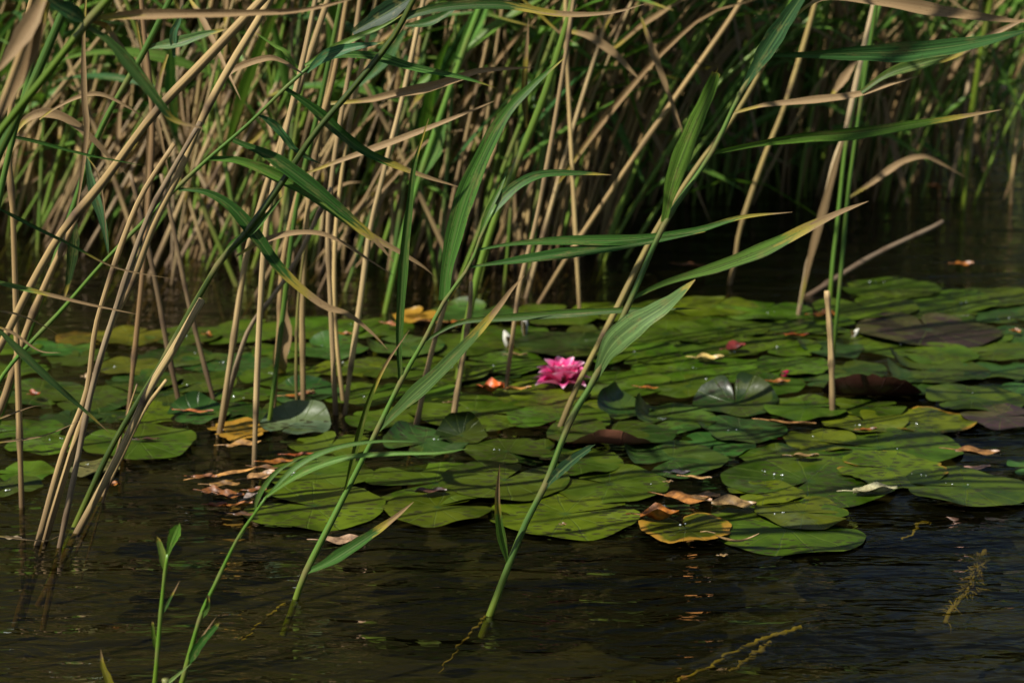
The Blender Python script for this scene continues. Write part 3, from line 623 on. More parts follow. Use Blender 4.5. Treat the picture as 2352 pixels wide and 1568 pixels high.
behind('green reed with broad soft blades in the middle of the stand', [(880,740),(930,520),(990,330),(1060,130),(1120,-30)], 7, (.13,.26,.06), False, 3.9, [
    ([(1125,-20),(1095,50),(1062,110),(1040,150)], 21, (.11,.24,.06), D(tip=ND, pk=.4)),
    ([(1022,285),(1000,340),(970,395),(945,440)], 20, (.13,.26,.09), D(tip=ND, pk=.4)),
    ([(930,70),(905,110),(870,155),(810,210)], 14, (.07,.17,.08), D(tip=ND, pk=.4))])
behind('green reed on the right with a tan-edged blade reaching the right edge', [(1930,640),(1950,430),(1975,250),(2005,60),(2020,-30)], 5, MG, False, 3.5, [
    ([(1978,212),(2040,170),(2120,145),(2200,122),(2290,75),(2380,32)], 16, (.09,.15,.04), D(tip=.45, pk=.35, dy0=-.5)),
    ([(1685,260),(1740,245),(1769,240),(1869,230),(1969,217),(2050,192),(2116,174)], 10, (.28,.20,.14), D(dry=True, tip=-1, pk=.5, dy0=-.5))])
# ------------------------------------------------------------------ water lilies
def pad_mesh(Rm, notch, bends, seed, ragged=.0, wav=.0028, slit=None):
    rr = random.Random(seed); NS, NR = 60, 11; mb = MB(); V = []; F = []; UV = []
    ph = [rr.random() * 6.28 for _ in range(8)]; slit = slit or rr.choice([.07, .12, .18, .30])
    for j in range(NR + 1):
        v = j / NR
        for i in range(NS + 1):
            u = i / NS; th = notch + slit * .5 + (2 * math.pi - slit) * u
            e = min(u, 1 - u); rim = 1 - .30 * math.exp(-(e / .010)) - .10 * math.exp(-(e / .035))
            rim *= 1 + .025 * math.sin(3 * th + ph[0]) + .018 * math.sin(5 * th + ph[1]) + .006 * math.sin(17 * th + ph[2])
            if ragged: rim *= 1 - ragged * max(0, math.sin(7 * th + ph[3]) * math.sin(11 * th + ph[4]) + .25 * math.sin(37 * th + ph[5]))
            r = Rm * rim * v; x, y = r * math.cos(th), r * math.sin(th)
            z = wav * v * v * (math.sin(3 * th + ph[6]) + .6 * math.sin(7 * th + ph[7])) - .0008 * (1 - v)
            for (ang, st, rc) in bends:
                a = R(ang); dx, dy = math.cos(a), math.sin(a); s = x * dx + y * dy - st * Rm
                if s > 0:
                    k = rc * Rm; t_ = min(s / k, 2.6); ns_ = k * math.sin(t_); z += k * (1 - math.cos(t_))
                    x += (ns_ - s) * dx; y += (ns_ - s) * dy
            V.append((x, y, z)); UV.append((u, v))
    for j in range(NR):
        for i in range(NS):
            a = j * (NS + 1) + i
            F.append((a, a + NS + 1, a + NS + 2, a + 1) if j else (a, a + NS + 1, a + NS + 2))
    mb.add(V, F, UV); return mb
def drops(mb, pts, rr):
    for c, r in pts:
        V = []; F = []; nu, nv = 10, 6
        for j in range(nv + 1):
            for i in range(nu):
                p = math.pi * .5 * j / nv * 1.15; a = 2 * math.pi * i / nu
                V.append((c[0] + r * math.sin(p) * math.cos(a), c[1] + r * math.sin(p) * math.sin(a), c[2] + r * .8 * math.cos(p)))
        for j in range(nv):
            for i in range(nu): F.append((j * nu + i, (j + 1) * nu + i, (j + 1) * nu + (i + 1) % nu, j * nu + (i + 1) % nu))
        mb.add(V, F, [(0, 0)] * len(V))
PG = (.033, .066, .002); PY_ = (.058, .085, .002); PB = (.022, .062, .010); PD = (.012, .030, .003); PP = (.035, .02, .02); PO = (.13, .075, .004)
pad_n = [0]
def pad(cx, cy, a, label, notch=200, col=PG, rim=1.55, bends=(), tilt=(0, 0), z=None, ragged=0, nd=3, group=None, wav=.0026):
    pad_n[0] += 1; k = pad_n[0]; rr = random.Random(k * 13 + 1)
    if z is None: z = .003 + .0016 * (k % 5)
    c = W(cx, cy, z); Rm = a * depth(c) / FPX
    mb = pad_mesh(Rm, R(notch), bends, k, ragged, wav, .24 if cy > 1020 else None)
    br = rr.uniform(.7, 1.25); cc = tuple(x * br * rr.uniform(.88, 1.12) for x in col)
    o = mb.obj('lily_pad', M['pad_lit_brown' if 'brown curled' in label else 'pad'], None, origin=Vector((0, 0, 0)), color=cc + (rim,))
    o.location = c; o.rotation_euler = (R(tilt[0]), R(tilt[1]), 0)
    tag(o, label, 'lily pad', group)
    if nd and rr.random() < .5:
        md = MB(); pts = []; t_ = rr.random() * 6.28; q = Rm * rr.uniform(.1, .75); gx, gy = q * math.cos(t_), q * math.sin(t_)
        for _ in range(rr.choice([1, 2, 3, 5])):
            pts.append(((gx, gy, .0012), rr.choice([.0006, .0008, .0011, .0016]))); gx += rr.gauss(0, Rm * .14); gy += rr.gauss(0, Rm * .05)
            if math.hypot(gx, gy) > .9 * Rm: gx, gy = gx * .5, gy * .5
        drops(md, pts, rr); d = md.obj('water_droplets', M['drop'], None, origin=Vector((0, 0, 0))); d.parent = o; d['kind'] = 'stuff'
    return o
# far edge first, near ones last
PADS = [
 (2045,662,118,'large dull green pad in the farthest row, right of the broad pale stalk',160,PG,1.6),
 (2185,690,112,'dull green pad overlapping the large far one near the right edge',20,PG,1.6),
 (2310,680,105,'green pad cut by the right edge in the farthest row of pads',200,PG,1.6),
 (1985,705,120,'green pad just right of the broad pale stalk foot',100,PG,1.6),
 (2290,722,100,'green pad by the right edge behind the dark purple pad',300,PB,1.6),
 (2160,722,92,'green pad behind the dark purple pad',340,PG,1.6),
 (1870,745,95,'green pad under the orange leaf by the short cut stalk',340,PG,1.6),
 (1755,712,110,'green pad at the far edge just left of the broad pale stalk',60,PG,1.6),
 (1640,702,100,'yellow-green pad at the far edge behind the tall green reed leaf',60,PY_,1.6),
 (1545,712,110,'pad at the far edge showing between the tall reed and its broad leaf',60,PG,1.6),
 (1410,716,105,'pad at the far edge beyond the pink flower',60,PY_,1.6),
 (1270,722,110,'pad at the far edge around the foot of the slanting tan stalk',60,PG,1.6),
 (1085,720,105,'green pad with a raised pale far rim behind the olive leaf',60,PB,1.6,[(80,.6,.3)]),
 (955,724,54,'bright yellow withered pad at the far edge behind the green reed leaf',60,PO,.45,[(90,.6,.4)]),
 (850,752,100,'pad in the far row left of the yellow withered pad',60,PG,1.6),
 (730,752,110,'pad in the far row behind the tan stalks in the middle',60,PG,1.6),
 (560,760,125,'wide pad in the far row with a small orange leaf, left of the middle stalks',60,PG,1.6),
 (420,770,90,'shaded pad in the far row behind the leaning green-brown reed',60,PG,1.6),
 (300,770,88,'orange-yellow withered pad in the far row at the left',60,(.06,.06,.003),1.05),  # colour darkened to put the shade in
 (200,775,70,'small shade-darkened orange pad at the far left of the far row',60,(.06,.045,.003),1.0),  # orange darkened in place of shade
 (1780,755,115,'green pad behind the orange-red leaf on the right',200,PG,1.6),
 (1655,752,115,'green pad between the tall reed leaf and the orange-red leaf',20,PG,1.6),
 (1530,765,120,'green pad right behind the tall green reed',200,PG,1.6),
 (1320,790,135,'dark green oval pad directly behind the pink flower',330,PD,1.6),
 (1165,765,95,'pad beside the white buds left of the flower',330,PG,1.6),
 (1060,790,110,'pad behind the cut tan stalk and the olive leaf',150,PG,1.6),
 (930,792,95,'blue-green pad with a raised shiny left rim behind the narrow upright leaf',150,PB,1.6,[(175,.55,.35)]),
 (760,800,85,'pad with a pale lifted rim between the middle stalks',150,PB,1.6,[(100,.5,.5)]),
 (2130,755,165,'wide dark purple-brown pad near the right edge',90,PP,1.7),
 (2055,792,112,'bright green oval pad in front of the dark purple pad',200,PG,1.6),
 (1905,800,80,'small pad with pale edges just left of the short cut stalk',200,PB,1.6,[(180,.5,.5)]),
 (1790,795,95,'pad below the orange-red leaf on the right',200,PG,1.6),
 (1640,795,105,'pad around the dark red curled leaf',200,PG,1.6),
 (1460,812,110,'pad just right of and behind the pink flower',200,PG,1.6),
 (2320,770,75,'small green pad at the right edge beyond the purple pad',200,PB,1.6),
 (2290,805,105,'green pad at the right edge beside the purple pad',200,PG,1.6),
 (2160,812,90,'narrow looking green pad between the oval and the raised pad',200,PG,1.6),
 (1165,832,100,'pad around the foot of the thin brown stalk left of the flower',200,PG,1.6),
 (1010,850,115,'pad behind the olive leaf, level with the pink flower',200,PG,1.6),
 (870,845,90,'pad between the pale tan stalk and the narrow upright leaf',200,PG,1.6),
 (640,860,95,'shaded pad behind the pale stalk left of the silvery pad',200,PG,1.6),
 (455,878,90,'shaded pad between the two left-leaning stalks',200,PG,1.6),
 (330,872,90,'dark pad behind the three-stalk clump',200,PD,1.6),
 (300,840,80,'shade-darkened yellow pad behind the three-stalk clump',200,(.05,.055,.003),1.2),  # yellow darkened in place of shade
 (90,900,110,'shaded pad near the left edge behind the hanging green leaf tip',200,PD,1.6),  # its shade is put into the dark green
 (220,915,105,'shaded dark pad behind the leaning left stalks',200,PD,1.6),  # dark green carries the shade here too
 (1690,845,100,'pad under the pale yellow dead leaf on the right',200,PG,1.6),
 (1560,845,115,'large pad to the right of the tall green reed beyond the flower',200,PG,1.6),
 (1820,838,85,'pad beside the small pink bud',200,PG,1.6),
 (2300,850,90,'pad by the right edge behind the raised dark green pad',200,PB,1.6),
 (2140,850,128,'raised dark green pad with a pale lifted left rim on the right',200,PD,1.6,[(165,.35,.45)]),
 (1410,880,130,'pad in front of the pink flower on its right',200,PG,1.6),
 (1580,885,100,'pad with a long brown curled near edge right of the tall reed',200,PG,1.4),
 (1760,880,95,'pad under the small orange leaf behind the humped pad',200,PG,1.6),
 (1895,872,80,'pad left of the big dark upturned pad',200,PB,1.6),
 (1240,905,115,'bright pad below the flower with the orange leaf at its left tip',200,PY_,1.5),
 (960,905,100,'pad around the foot of the tan stalk near the olive leaf',200,PG,1.6),
 (830,905,100,'pad behind the pair of close stalks by the silvery pad',200,PG,1.6),
 (700,898,90,'pad with an orange leaf and pale rim beyond the silvery pad',200,PB,1.5,[(100,.6,.4)]),
 (560,905,70,'small shaded pad left of the silvery pad',200,PG,1.6),
 (2000,905,115,'big upturned pad showing its shade-darkened brown underside on the right',90,(.05,.07,.02),1.5,[(268,.02,.62),(215,.45,.7)],.05),  # brown underside made darker to imitate its shade
 (1690,925,98,'humped shade-darkened green pad with a raised far rim right of the curled brown rim',90,PD,1.6,[(80,.0,.62)]),  # dark colour stands in for the shadow of the raised rim
 (2235,912,112,'bright green pad near the right edge above the blue water',200,PG,1.6),
 (1850,935,95,'notched pad just left of the foot of the short cut stalk',10,PG,1.5),
 (1990,935,90,'pad behind the foot of the short cut stalk',10,PG,1.6),
 (1430,935,75,'small pad with a lifted pale flap left of the humped pad',10,PB,1.6,[(150,.0,.5)]),
 (2300,955,92,'dark grey-brown sunken pad at the right edge beside the blue water',10,PP,1.6),
 (1090,945,150,'large pad with a dark folded flap between the two tan stalk feet',340,PG,1.5),
 (1285,960,120,'brown-edged pad around the foot of the stalk behind the tall reed',200,PG,1.2),
 (1540,960,110,'pad with a lifted shiny left flap beyond the curled brown rim',200,PB,1.6,[(170,.3,.4)]),
 (1700,985,105,'pale green pad in front of the humped pad',200,PB,1.6,[(190,.6,.3)]),
 (880,960,90,'pad touching the right end of the silvery pad',200,PG,1.6),
 (455,948,72,'curled green pad with a lifted left rim and a brown leaf on the left',200,PB,1.6,[(120,.2,.6)]),
 (680,972,82,'silvery shining pad with a lifted far rim in the middle left',200,(.05,.085,.05),1.6,[(85,.15,.55)]),  # greyer green stands in for the sheen of the sky
 (2130,965,110,'yellow-green ragged pad with a brown right corner',200,PY_,.92,(),.10),
 (1985,965,100,'pad in front of the short cut stalk with its pale folded corner',100,PY_,1.3),
 (550,985,75,'yellow-brown withered pad at the foot of the tan stalks',200,PO,.45,(),.12),
 (60,985,85,'pad at the left edge behind the bright green one',200,PG,1.6),
 (1400,995,150,'long pad with a brown curled-up near rim below the flower',90,PD,1.3,[(272,.55,.30)],.04),
 (975,1015,100,'pad with a shiny pale lifted left rim below the olive leaf',200,PB,1.6,[(150,.45,.45)]),
 (1060,1000,62,'folded dark green flap standing up behind the pad with the pale rim',200,PD,1.6,[(100,-.1,.5)]),
 (1165,1035,100,'bright pad left of the curled brown rim',300,PG,1.5),
 (100,1018,88,'bright green pad near the left edge left of the three-stalk clump',200,PG,1.4),
 (320,1012,132,'large pad behind the clump feet with a small dark leaf on it',130,PG,1.5),
 (2020,1025,185,'largest pad right of the middle, in front of the ragged yellow-green one',200,PG,1.6),
 (1790,1050,90,'pad in front of the pale green one in the right middle',200,PG,1.5),
 (1545,1052,125,'pad with a pale shiny left edge right of the tall reed stem',200,PB,1.5,[(180,.6,.3)]),
 (1330,1060,100,'pad directly behind the broken dark leaf of the tall reed',200,PG,1.5),
 (2045,1075,130,'pad with a ragged yellow right side above the pale dead leaf',200,PY_,1.0,(),.08),
 (62,1083,72,'pale-edged pad at the left edge in front of dark water',200,PG,1.6),
 (25,1115,70,'dark pad cut by the left edge, nearest on that side',200,PD,1.6),
 (215,1072,60,'dull brown sunken pad behind the two clumps',200,(.09,.08,.03),1.3),
 (1160,1100,150,'pad with drops in the middle front, behind the pad with dark specks',60,PG,1.4),
 (2380,1072,68,'green pad barely showing at the right edge',200,PB,1.6),
 (730,1086,132,'upper of the two big pads under the forked green leaves',200,PG,1.6),
 (1400,1110,135,'pad behind the stem of the tall green reed in the front row',150,PG,1.5),
 (1855,1103,200,'wide pad with dark nibbles on its left, centre right of the front rows',200,PG,1.5),
 (1760,1130,90,'bright yellow-green pad peeping out under the wide nibbled one',200,PY_,1.5),
 (2220,1116,152,'pad at the right edge with a black stalk shadow, in front of blue water',200,PG,1.5),
 (1000,1108,170,'big pad carrying the dark red leaf in the front rows',205,PG,1.5),
 (720,1160,165,'lower of the two big pads at the left front, dipping into the water',160,PY_,1.4),
 (1005,1163,128,'front pad left of the specked one with a white fleck between',25,PY_,1.5),
 (1845,1175,112,'smaller pad tucked behind the rightmost front pad',350,PY_,1.4),
 (1575,1210,108,'yellowing pad with an orange curled flap in the front row',100,(.075,.085,.003),.80,(),.05),
 (1300,1178,178,'large front pad with dark specks just left of the tall reed stem',15,PY_,1.35),
 (1808,1208,188,'nearest right front pad, deeply notched with a yellow tip',12,PG,1.25),
]
for q in PADS:
    cx, cy, a, lab, nt_, col, rim = q[:7]; bends = q[7] if len(q) > 7 else (); rg = q[8] if len(q) > 8 else 0
    pad(cx, cy, a, lab, nt_ + (rnd.uniform(-40, 40) if nt_ == 200 else 0), col, rim, bends, ragged=rg, group='floating lily pads', nd=3 if cy > 820 else 2, tilt=(rnd.uniform(-1.6, 1.6), rnd.uniform(-1.6, 1.6)))
# small filler pads in the gaps, each its own thing
GAPS = [(1240,860,'beside the left petals of the pink flower'),(1120,870,'between the cut tan stalk and the orange curled leaf'),(1000,940,'between the feet of two tan stalks'),
 (1640,1020,'between the pale green pad and the pale-edged one'),(1330,925,'under the brown-edged pad right below the flower'),(1620,760,'half under its neighbours beyond the tall reed leaf'),
 (1950,850,'in shade between the short cut stalk and the raised pad'),(2090,890,'in front of the raised dark green pad'),(2330,900,'at the right edge above the sunken dark pad'),
 (760,1020,'below the right end of the silvery pad'),(1250,1040,'beside the curled brown rim on its near side'),(1890,1010,'left of the largest right pad'),(1900,760,'behind the short cut stalk'),
 (800,845,'between the close pair of stalks and the pale stalk'),(500,830,'in the shade left of the middle stalks'),(380,905,'between the clumps and the dark weathered stalk'),(160,960,'behind the leftmost stalk feet'),
 (1480,775,'close behind the tall green reed'),(1200,800,'left of the dark oval pad'),(1380,760,'beyond the dark oval pad'),(2230,770,'over the right part of the purple pad'),
 (180,820,'in the shade behind the leftmost clump'),(40,845,'cut by the left edge in the far rows'),(545,838,'behind the first tan stalk in the shade'),(250,950,'between the clump and the large pad behind it'),(600,945,'just beyond the silvery pad'),(400,820,'behind the dark weathered stalk'),(130,800,'in the far row at the left'),(20,790,'at the left edge in the farthest row'),(500,945,'right of the curled green pad'),(660,805,'behind the brown dead sheath'),(350,945,'left of the curled green pad')]
for i, (x, y, s) in enumerate(GAPS):
    pad(x, y, rnd.uniform(70, 98), 'small green pad ' + s, rnd.uniform(0, 360), rnd.choice([PG, PD, PB, PY_]), rnd.choice([1.6, 1.4, 1.2]), z=.0018 + .0004 * (i % 3), group='floating lily pads', nd=1)

# ------------------------------------------------------------------ the pink flower and the buds
def petal(parent, name, az, el, L, Wd, cup, mat, base, seed=0, r0=.004):
    """one boat-shaped petal: az round the flower, el its rise"""
    V = []; F = []; UV = []; n = 12; m = 6; ca, sa = math.cos(R(az)), math.sin(R(az))
    for i in range(n + 1):
        t_ = i / n; e = R(el + 22 * t_ * t_); 
        rad = r0 + L * t_ * math.cos(R(el)) * (1 - .10 * t_); h = L * t_ * math.sin(R(el)) + .006 * math.sin(t_ * 3.1)
        wd = Wd * (math.sin(math.pi * min(t_ ** .75 * .93 + .07, 1)) ** .8) + .0004
        for k in range(m + 1):
            u = k / m * 2 - 1; side = u * wd * .5; lift = cup * wd * (u * u) * .8
            x = rad - lift * math.sin(R(el)) ; z = h + lift * math.cos(R(el))
            V.append((base[0] + x * ca - side * sa, base[1] + x * sa + side * ca, base[2] + z)); UV.append((k / m, t_))
    for i in range(n):
        for k in range(m): a = i * (m + 1) + k; F.append((a, a + m + 1, a + m + 2, a + 1))
    mb = MB(); mb.add(V, F, UV); o = mb.obj(name, mat, parent, origin=Vector((0, 0, 0))); return o
fb = W(1292, 893, .0); fl = empty('water_lily_flower', fb, 'open pink water lily flower floating among the green pads', 'flower')
for (n, L, Wd, el, cup, off) in ((7, .050, .021, 10, .35, 10), (8, .053, .024, 33, .45, 25), (7, .048, .022, 52, .5, 0), (6, .034, .015, 68, .55, 30)):
    for i in range(n):
        if n == 7 and el == 9 and i in (5,): continue
        petal(fl, 'petal', off + 360 / n * i + rnd.uniform(-7, 7), el + rnd.uniform(-3, 3), L * rnd.uniform(1.0, 1.15), Wd * rnd.uniform(1.1, 1.32), cup, M['petal'], (0, 0, .006))
for i, a in enumerate((275, 5, 95, 185)): petal(fl, 'sepal', a, 14 if i else 42, .036, .014, .35, M['sepal'], (0, 0, .003), r0=.006)
st = MB()
for i in range(26):
    a = rnd.random() * 6.28; r = rnd.uniform(.001, .007); p = Vector((r * math.cos(a), r * math.sin(a), .008)); tube(st, [p, p + Vector((math.cos(a) * .003, math.sin(a) * .003, .012))], [.0008, .0005], 5)
s_ = st.obj('stamens', M['stamen'], fl, origin=Vector((0, 0, 0))); s_['kind'] = 'stuff'
def bud(x, y, h, r, label, cols, lean, name='flower_bud', up=0.0):
    b0 = W(x, y, 0); o = empty(name, b0, label, 'flower bud')
    mb = MB(); pts = [b0 + Vector((lean * t_ * t_ * h, 0, h * t_ + up)) for t_ in [i / 9 for i in range(10)]]
    tube(mb, pts, [r * (math.sin(math.pi * (.12 + .86 * i / 9)) ** .8) for i in range(10)], 8); mb.obj('closed_petals', cols, o)
    for k in range(3): petal(o, 'sepal', k * 120 + 20, 76, h * .75, r * 1.3, .5, M['sepal'], (0, 0, .0 + up), r0=r * .75)
bud(1168, 800, .034, .0085, 'white drooping flower bud left of the thin brown stalk', M['white_bud'], -.25)
bud(1205, 772, .044, .006, 'narrow white bud standing just right of the thin brown stalk', M['white_bud'], .05)
bud(1960, 778, .020, .005, 'tiny white bud right of the short cut stalk', M['white_bud'], .5)
bud(1800, 868, .014, .006, 'small dark pink bud beyond the humped pad', M['petal'], .6)

# ------------------------------------------------------------------ fallen tree leaves
OR = (.28, .10, .012); OB = (.20, .075, .02); TN = (.22, .145, .055); YL = (.55, .40, .06); RD = (.16, .02, .018); CR = (.40, .39, .22); DB = (.06, .025, .02); RO = (.25, .055, .01)
def fallen(x, y, L, wd, ang, col, label, curl=.5, fold=.3, z=.014, seed=0, stalk=True, lobes=0.0):
    """px length and width; ang = direction in the photo's ground plane"""
    rr = random.Random(int(x * 3 + y)); c = W(x, y, z); s = depth(c) / FPX; L *= s; wd *= s; n = 14; m = 8; V = []; F = []; UV = []
    for i in range(n + 1):
        t_ = i / n; w_ = wd * .5 * math.sin(math.pi * (t_ ** .85 * .96 + .02)) ** .7 * (1 + lobes * math.sin(t_ * 19)) * (1 + rr.uniform(-.05, .05))
        bend = curl * L * .9 * (t_ - .45) ** 2
        for k in range(m + 1):
            u = k / m * 2 - 1
            V.append(((t_ - .5) * L, u * w_, bend * .7 + fold * .65 * w_ * u * u + .08 * wd * math.sin(t_ * 9 + u * 3 + x)) ); UV.append((k / m, t_))
    for i in range(n):
        for k in range(m): a = i * (m + 1) + k; F.append((a, a + 1, a + m + 2, a + m + 1))
    mb = MB(); mb.add(V, F, UV)
    if stalk: tube(mb, [Vector((-L * .5, 0, curl * L * .18)), Vector((-L * .7, wd * .1, curl * L * .22)), Vector((-L * .85, wd * .15, curl * L * .2))], [.0009, .0008, .0007], 5)
    o = mb.obj('fallen_leaf', M['litter'], None, origin=Vector((0, 0, 0)), color=col + (1,)); o.location = c; o.rotation_euler = (rr.uniform(-.15, .15), rr.uniform(-.1, .1), R(ang))
    tag(o, label, 'leaf', 'fallen leaves among the pads'); return o
LV = [
 (990,1128,72,20,5,DB,'dark red-brown leaf lying on the big front pad',.15,.4),(1515,1188,90,42,0,OR,'large orange curled leaf on the yellowing front pad',.55,.9),
 (1685,1160,105,30,4,TN,'tan leaf lying behind the nearest right front pad',.35,.6),(2010,1128,105,30,10,CR,'pale cream leaf beside the pad with the black shadow',.3,.7),
 (1693,1242,100,9,-4,TN,'thin pale bent leaf on the nearest right front pad',1.0,.3),(1662,1275,20,9,0,TN,'tiny beige leaf in the water before the nearest right front pad',.2,.3),
 (528,1088,125,12,18,(.42,.22,.06),'long orange-tan leaf at the top of the leaf litter at left',.2,.3),(490,1130,55,20,15,OB,'rust leaf at the left of the leaf litter',.4,.6),
 (530,1140,62,22,-5,OB,'brown leaf in the middle of the leaf litter',.4,.6),(545,1160,70,18,5,OR,'orange leaf lowest in the leaf litter',.3,.4),(500,1160,45,14,20,RO,'red-brown leaf at the lower left of the leaf litter',.4,.5),
 (578,1140,50,14,60,(.45,.38,.34),'pale grey leaf on edge at the right of the leaf litter',.2,.8),(600,1095,70,22,30,(.35,.20,.08),'brown leaf between the litter and the big left pad',.4,.5),
 (640,1062,70,16,25,OR,'orange leaf tucked behind the upper big left pad',.3,.5),(690,1045,60,14,10,RO,'red leaf in front of the silvery pad',.3,.4),(560,1020,80,22,8,(.30,.17,.05),'brown leaf before the yellow-brown withered pad',.2,.3),
 (1133,895,50,30,-10,(.50,.10,.015),'glossy orange-red curled leaf left of the thin brown stalk foot',.9,1.0),(1190,893,62,16,5,(.50,.25,.06),'orange-tan leaf at the foot of the thin brown stalk',.3,.4),
 (1190,815,42,14,0,TN,'small pinkish tan leaf half way up the thin brown stalk',.2,.4),(690,908,70,14,8,OR,'orange leaf among the stalks beyond the silvery pad',.3,.5),(712,900,16,16,60,TN,'pale scrap beside the upright stalk beyond the silvery pad',.3,.5),
 (1630,828,64,22,0,(.50,.38,.12),'pale yellow curled leaf on the right pads',.6,.9),(1830,770,56,14,4,RO,'orange-red leaf left of the short cut stalk',.3,.4),(1897,725,56,26,-6,OR,'orange leaf behind the short cut stalk top',.4,.6),
 (2215,608,44,15,6,OR,'orange leaf floating alone on the open water at upper right',.4,.5),(1052,745,24,26,80,OR,'orange leaf standing behind the cut tan stalk',.4,.6),(1790,878,50,14,12,OR,'orange leaf on the pad behind the humped one',.5,.6),
 (1690,800,52,20,35,RD,'dark red curled leaf on edge among the right pads',.6,1.0),(1820,972,110,14,3,(.36,.19,.06),'long brown leaf left of the foot of the short cut stalk',.2,.4),(1995,988,40,12,8,OR,'bright orange leaf in front of the short cut stalk',.5,.6),
 (1850,1050,62,18,-8,TN,'beige curled leaf on the wide nibbled pad',.4,.7),(1605,1097,60,12,0,(.42,.26,.10),'beige leaf at the left tip of the wide nibbled pad',.2,.3),(2240,1075,70,12,0,(.40,.24,.18),'pinkish leaf on the blue water at the right',.2,.3),
 (2245,1038,105,26,3,(.20,.10,.03),'big dull brown leaf floating at the right before the sunken dark pad',.15,.3),(455,945,70,14,8,(.36,.12,.04),'brown leaf on the curled green pad at left',.2,.3),(478,770,20,16,0,OR,'small orange leaf in the far row at left',.4,.6),
 (790,768,36,13,10,OR,'orange leaf in the far row beside the close pair of stalks',.4,.5),(1010,740,70,10,3,(.42,.20,.06),'thin orange leaf beside the bright yellow withered pad',.2,.3),(1295,1204,14,9,0,TN,'tiny pinkish scrap on the specked front pad',.5,.5),
 (1537,1106,18,9,0,TN,'small beige scrap right of the tall reed stem',.2,.4),(790,1240,100,30,15,(.30,.20,.12),'wet tan leaf half under water behind the brown-tipped reed leaf',.1,.2),(340,1008,50,12,3,(.07,.03,.02),'small dark leaf on the large pad behind the clumps',.1,.3),
 (1580,1145,110,30,-6,(.30,.13,.03),'rusty wet leaf behind the yellowing front pad',.1,.2),(1490,890,46,9,3,OR,'thin orange leaf right of the tall reed level with the flower foot',.2,.3),(262,1112,30,20,30,OR,'orange scrap in the dark water right of the clumps',.2,.3),
 (80,905,22,20,50,RO,'small red leaf near the left edge',.4,.6),(1560,1085,50,14,0,(.05,.05,.06),'dark wet leaf between two right front pads',.2,.4),(2335,760,22,14,20,OR,'small orange leaf at the right edge in the far rows',.3,.4),
 (900,745,40,12,-15,(.34,.14,.06),'dull red leaf left of the yellow withered pad',.3,.4),(30,1235,40,14,0,(.25,.20,.12),'pale scrap floating at the left edge before the clumps',.1,.2),(205,865,24,16,0,(.45,.33,.18),'pale leaf in the shade behind the three-stalk clump',.3,.5),
 (1480,555,60,14,0,(.35,.17,.05),'orange leaf on the far water behind the tall reed',.2,.4),(1590,610,60,14,10,(.20,.08,.03),'dull brown leaf on the far water right of the tall reed',.2,.4),(2150,430,34,14,-20,OR,'orange leaf floating far off in the upper right',.3,.5),
 (1040,925,30,10,30,TN,'tan scrap at the foot of the cut tan stalk',.3,.5),
 (470,1095,60,16,-10,OB,'rust leaf at the far left tip of the leaf litter',.2,.4),(515,1112,70,18,12,(.22,.12,.03),'ochre leaf under the long orange-tan one in the litter',.1,.3),(610,1075,60,16,-15,(.14,.07,.025),'dark brown leaf against the rim of the upper big left pad',.2,.4),
 (590,1125,46,14,0,(.20,.07,.015),'small rust leaf in front of the upper big left pad',.2,.4),(560,1180,50,12,8,(.10,.05,.02),'dark sodden leaf lowest before the lower big left pad',.1,.2),(1620,1140,70,20,10,(.16,.09,.03),'brown wet leaf left of the tan one behind the nearest right pad',.1,.3),
]
for q in LV:
    x, y, L, wd, ang, col, lab, cu, fo = q; fallen(x, y, L, wd * 1.8, ang, col, lab, cu, fo, z=.003 if 'water' in lab or 'wet' in lab else .013)
# dead sheath hanging in the middle left
mb = MB(); P_ = [PY(640,820,W(640,870).y), PY(650,770,W(640,870).y), PY(643,700,W(640,870).y), PY(636,640,W(640,870).y)]
ribbon(mb, smooth_path([W(648,870,-.01)] + P_, 20), .016, (C0 - P_[0]).normalized(), (0, 40), .6, .4, .6, 1, seed=3, wav=.2); o = mb.obj('dead_sheath', M['dryleaf'], origin=P_[0], color=(.22, .14, .10, -1)); tag(o, 'broad brown dead leaf sheath standing upright among the middle stalks', 'dead leaf')
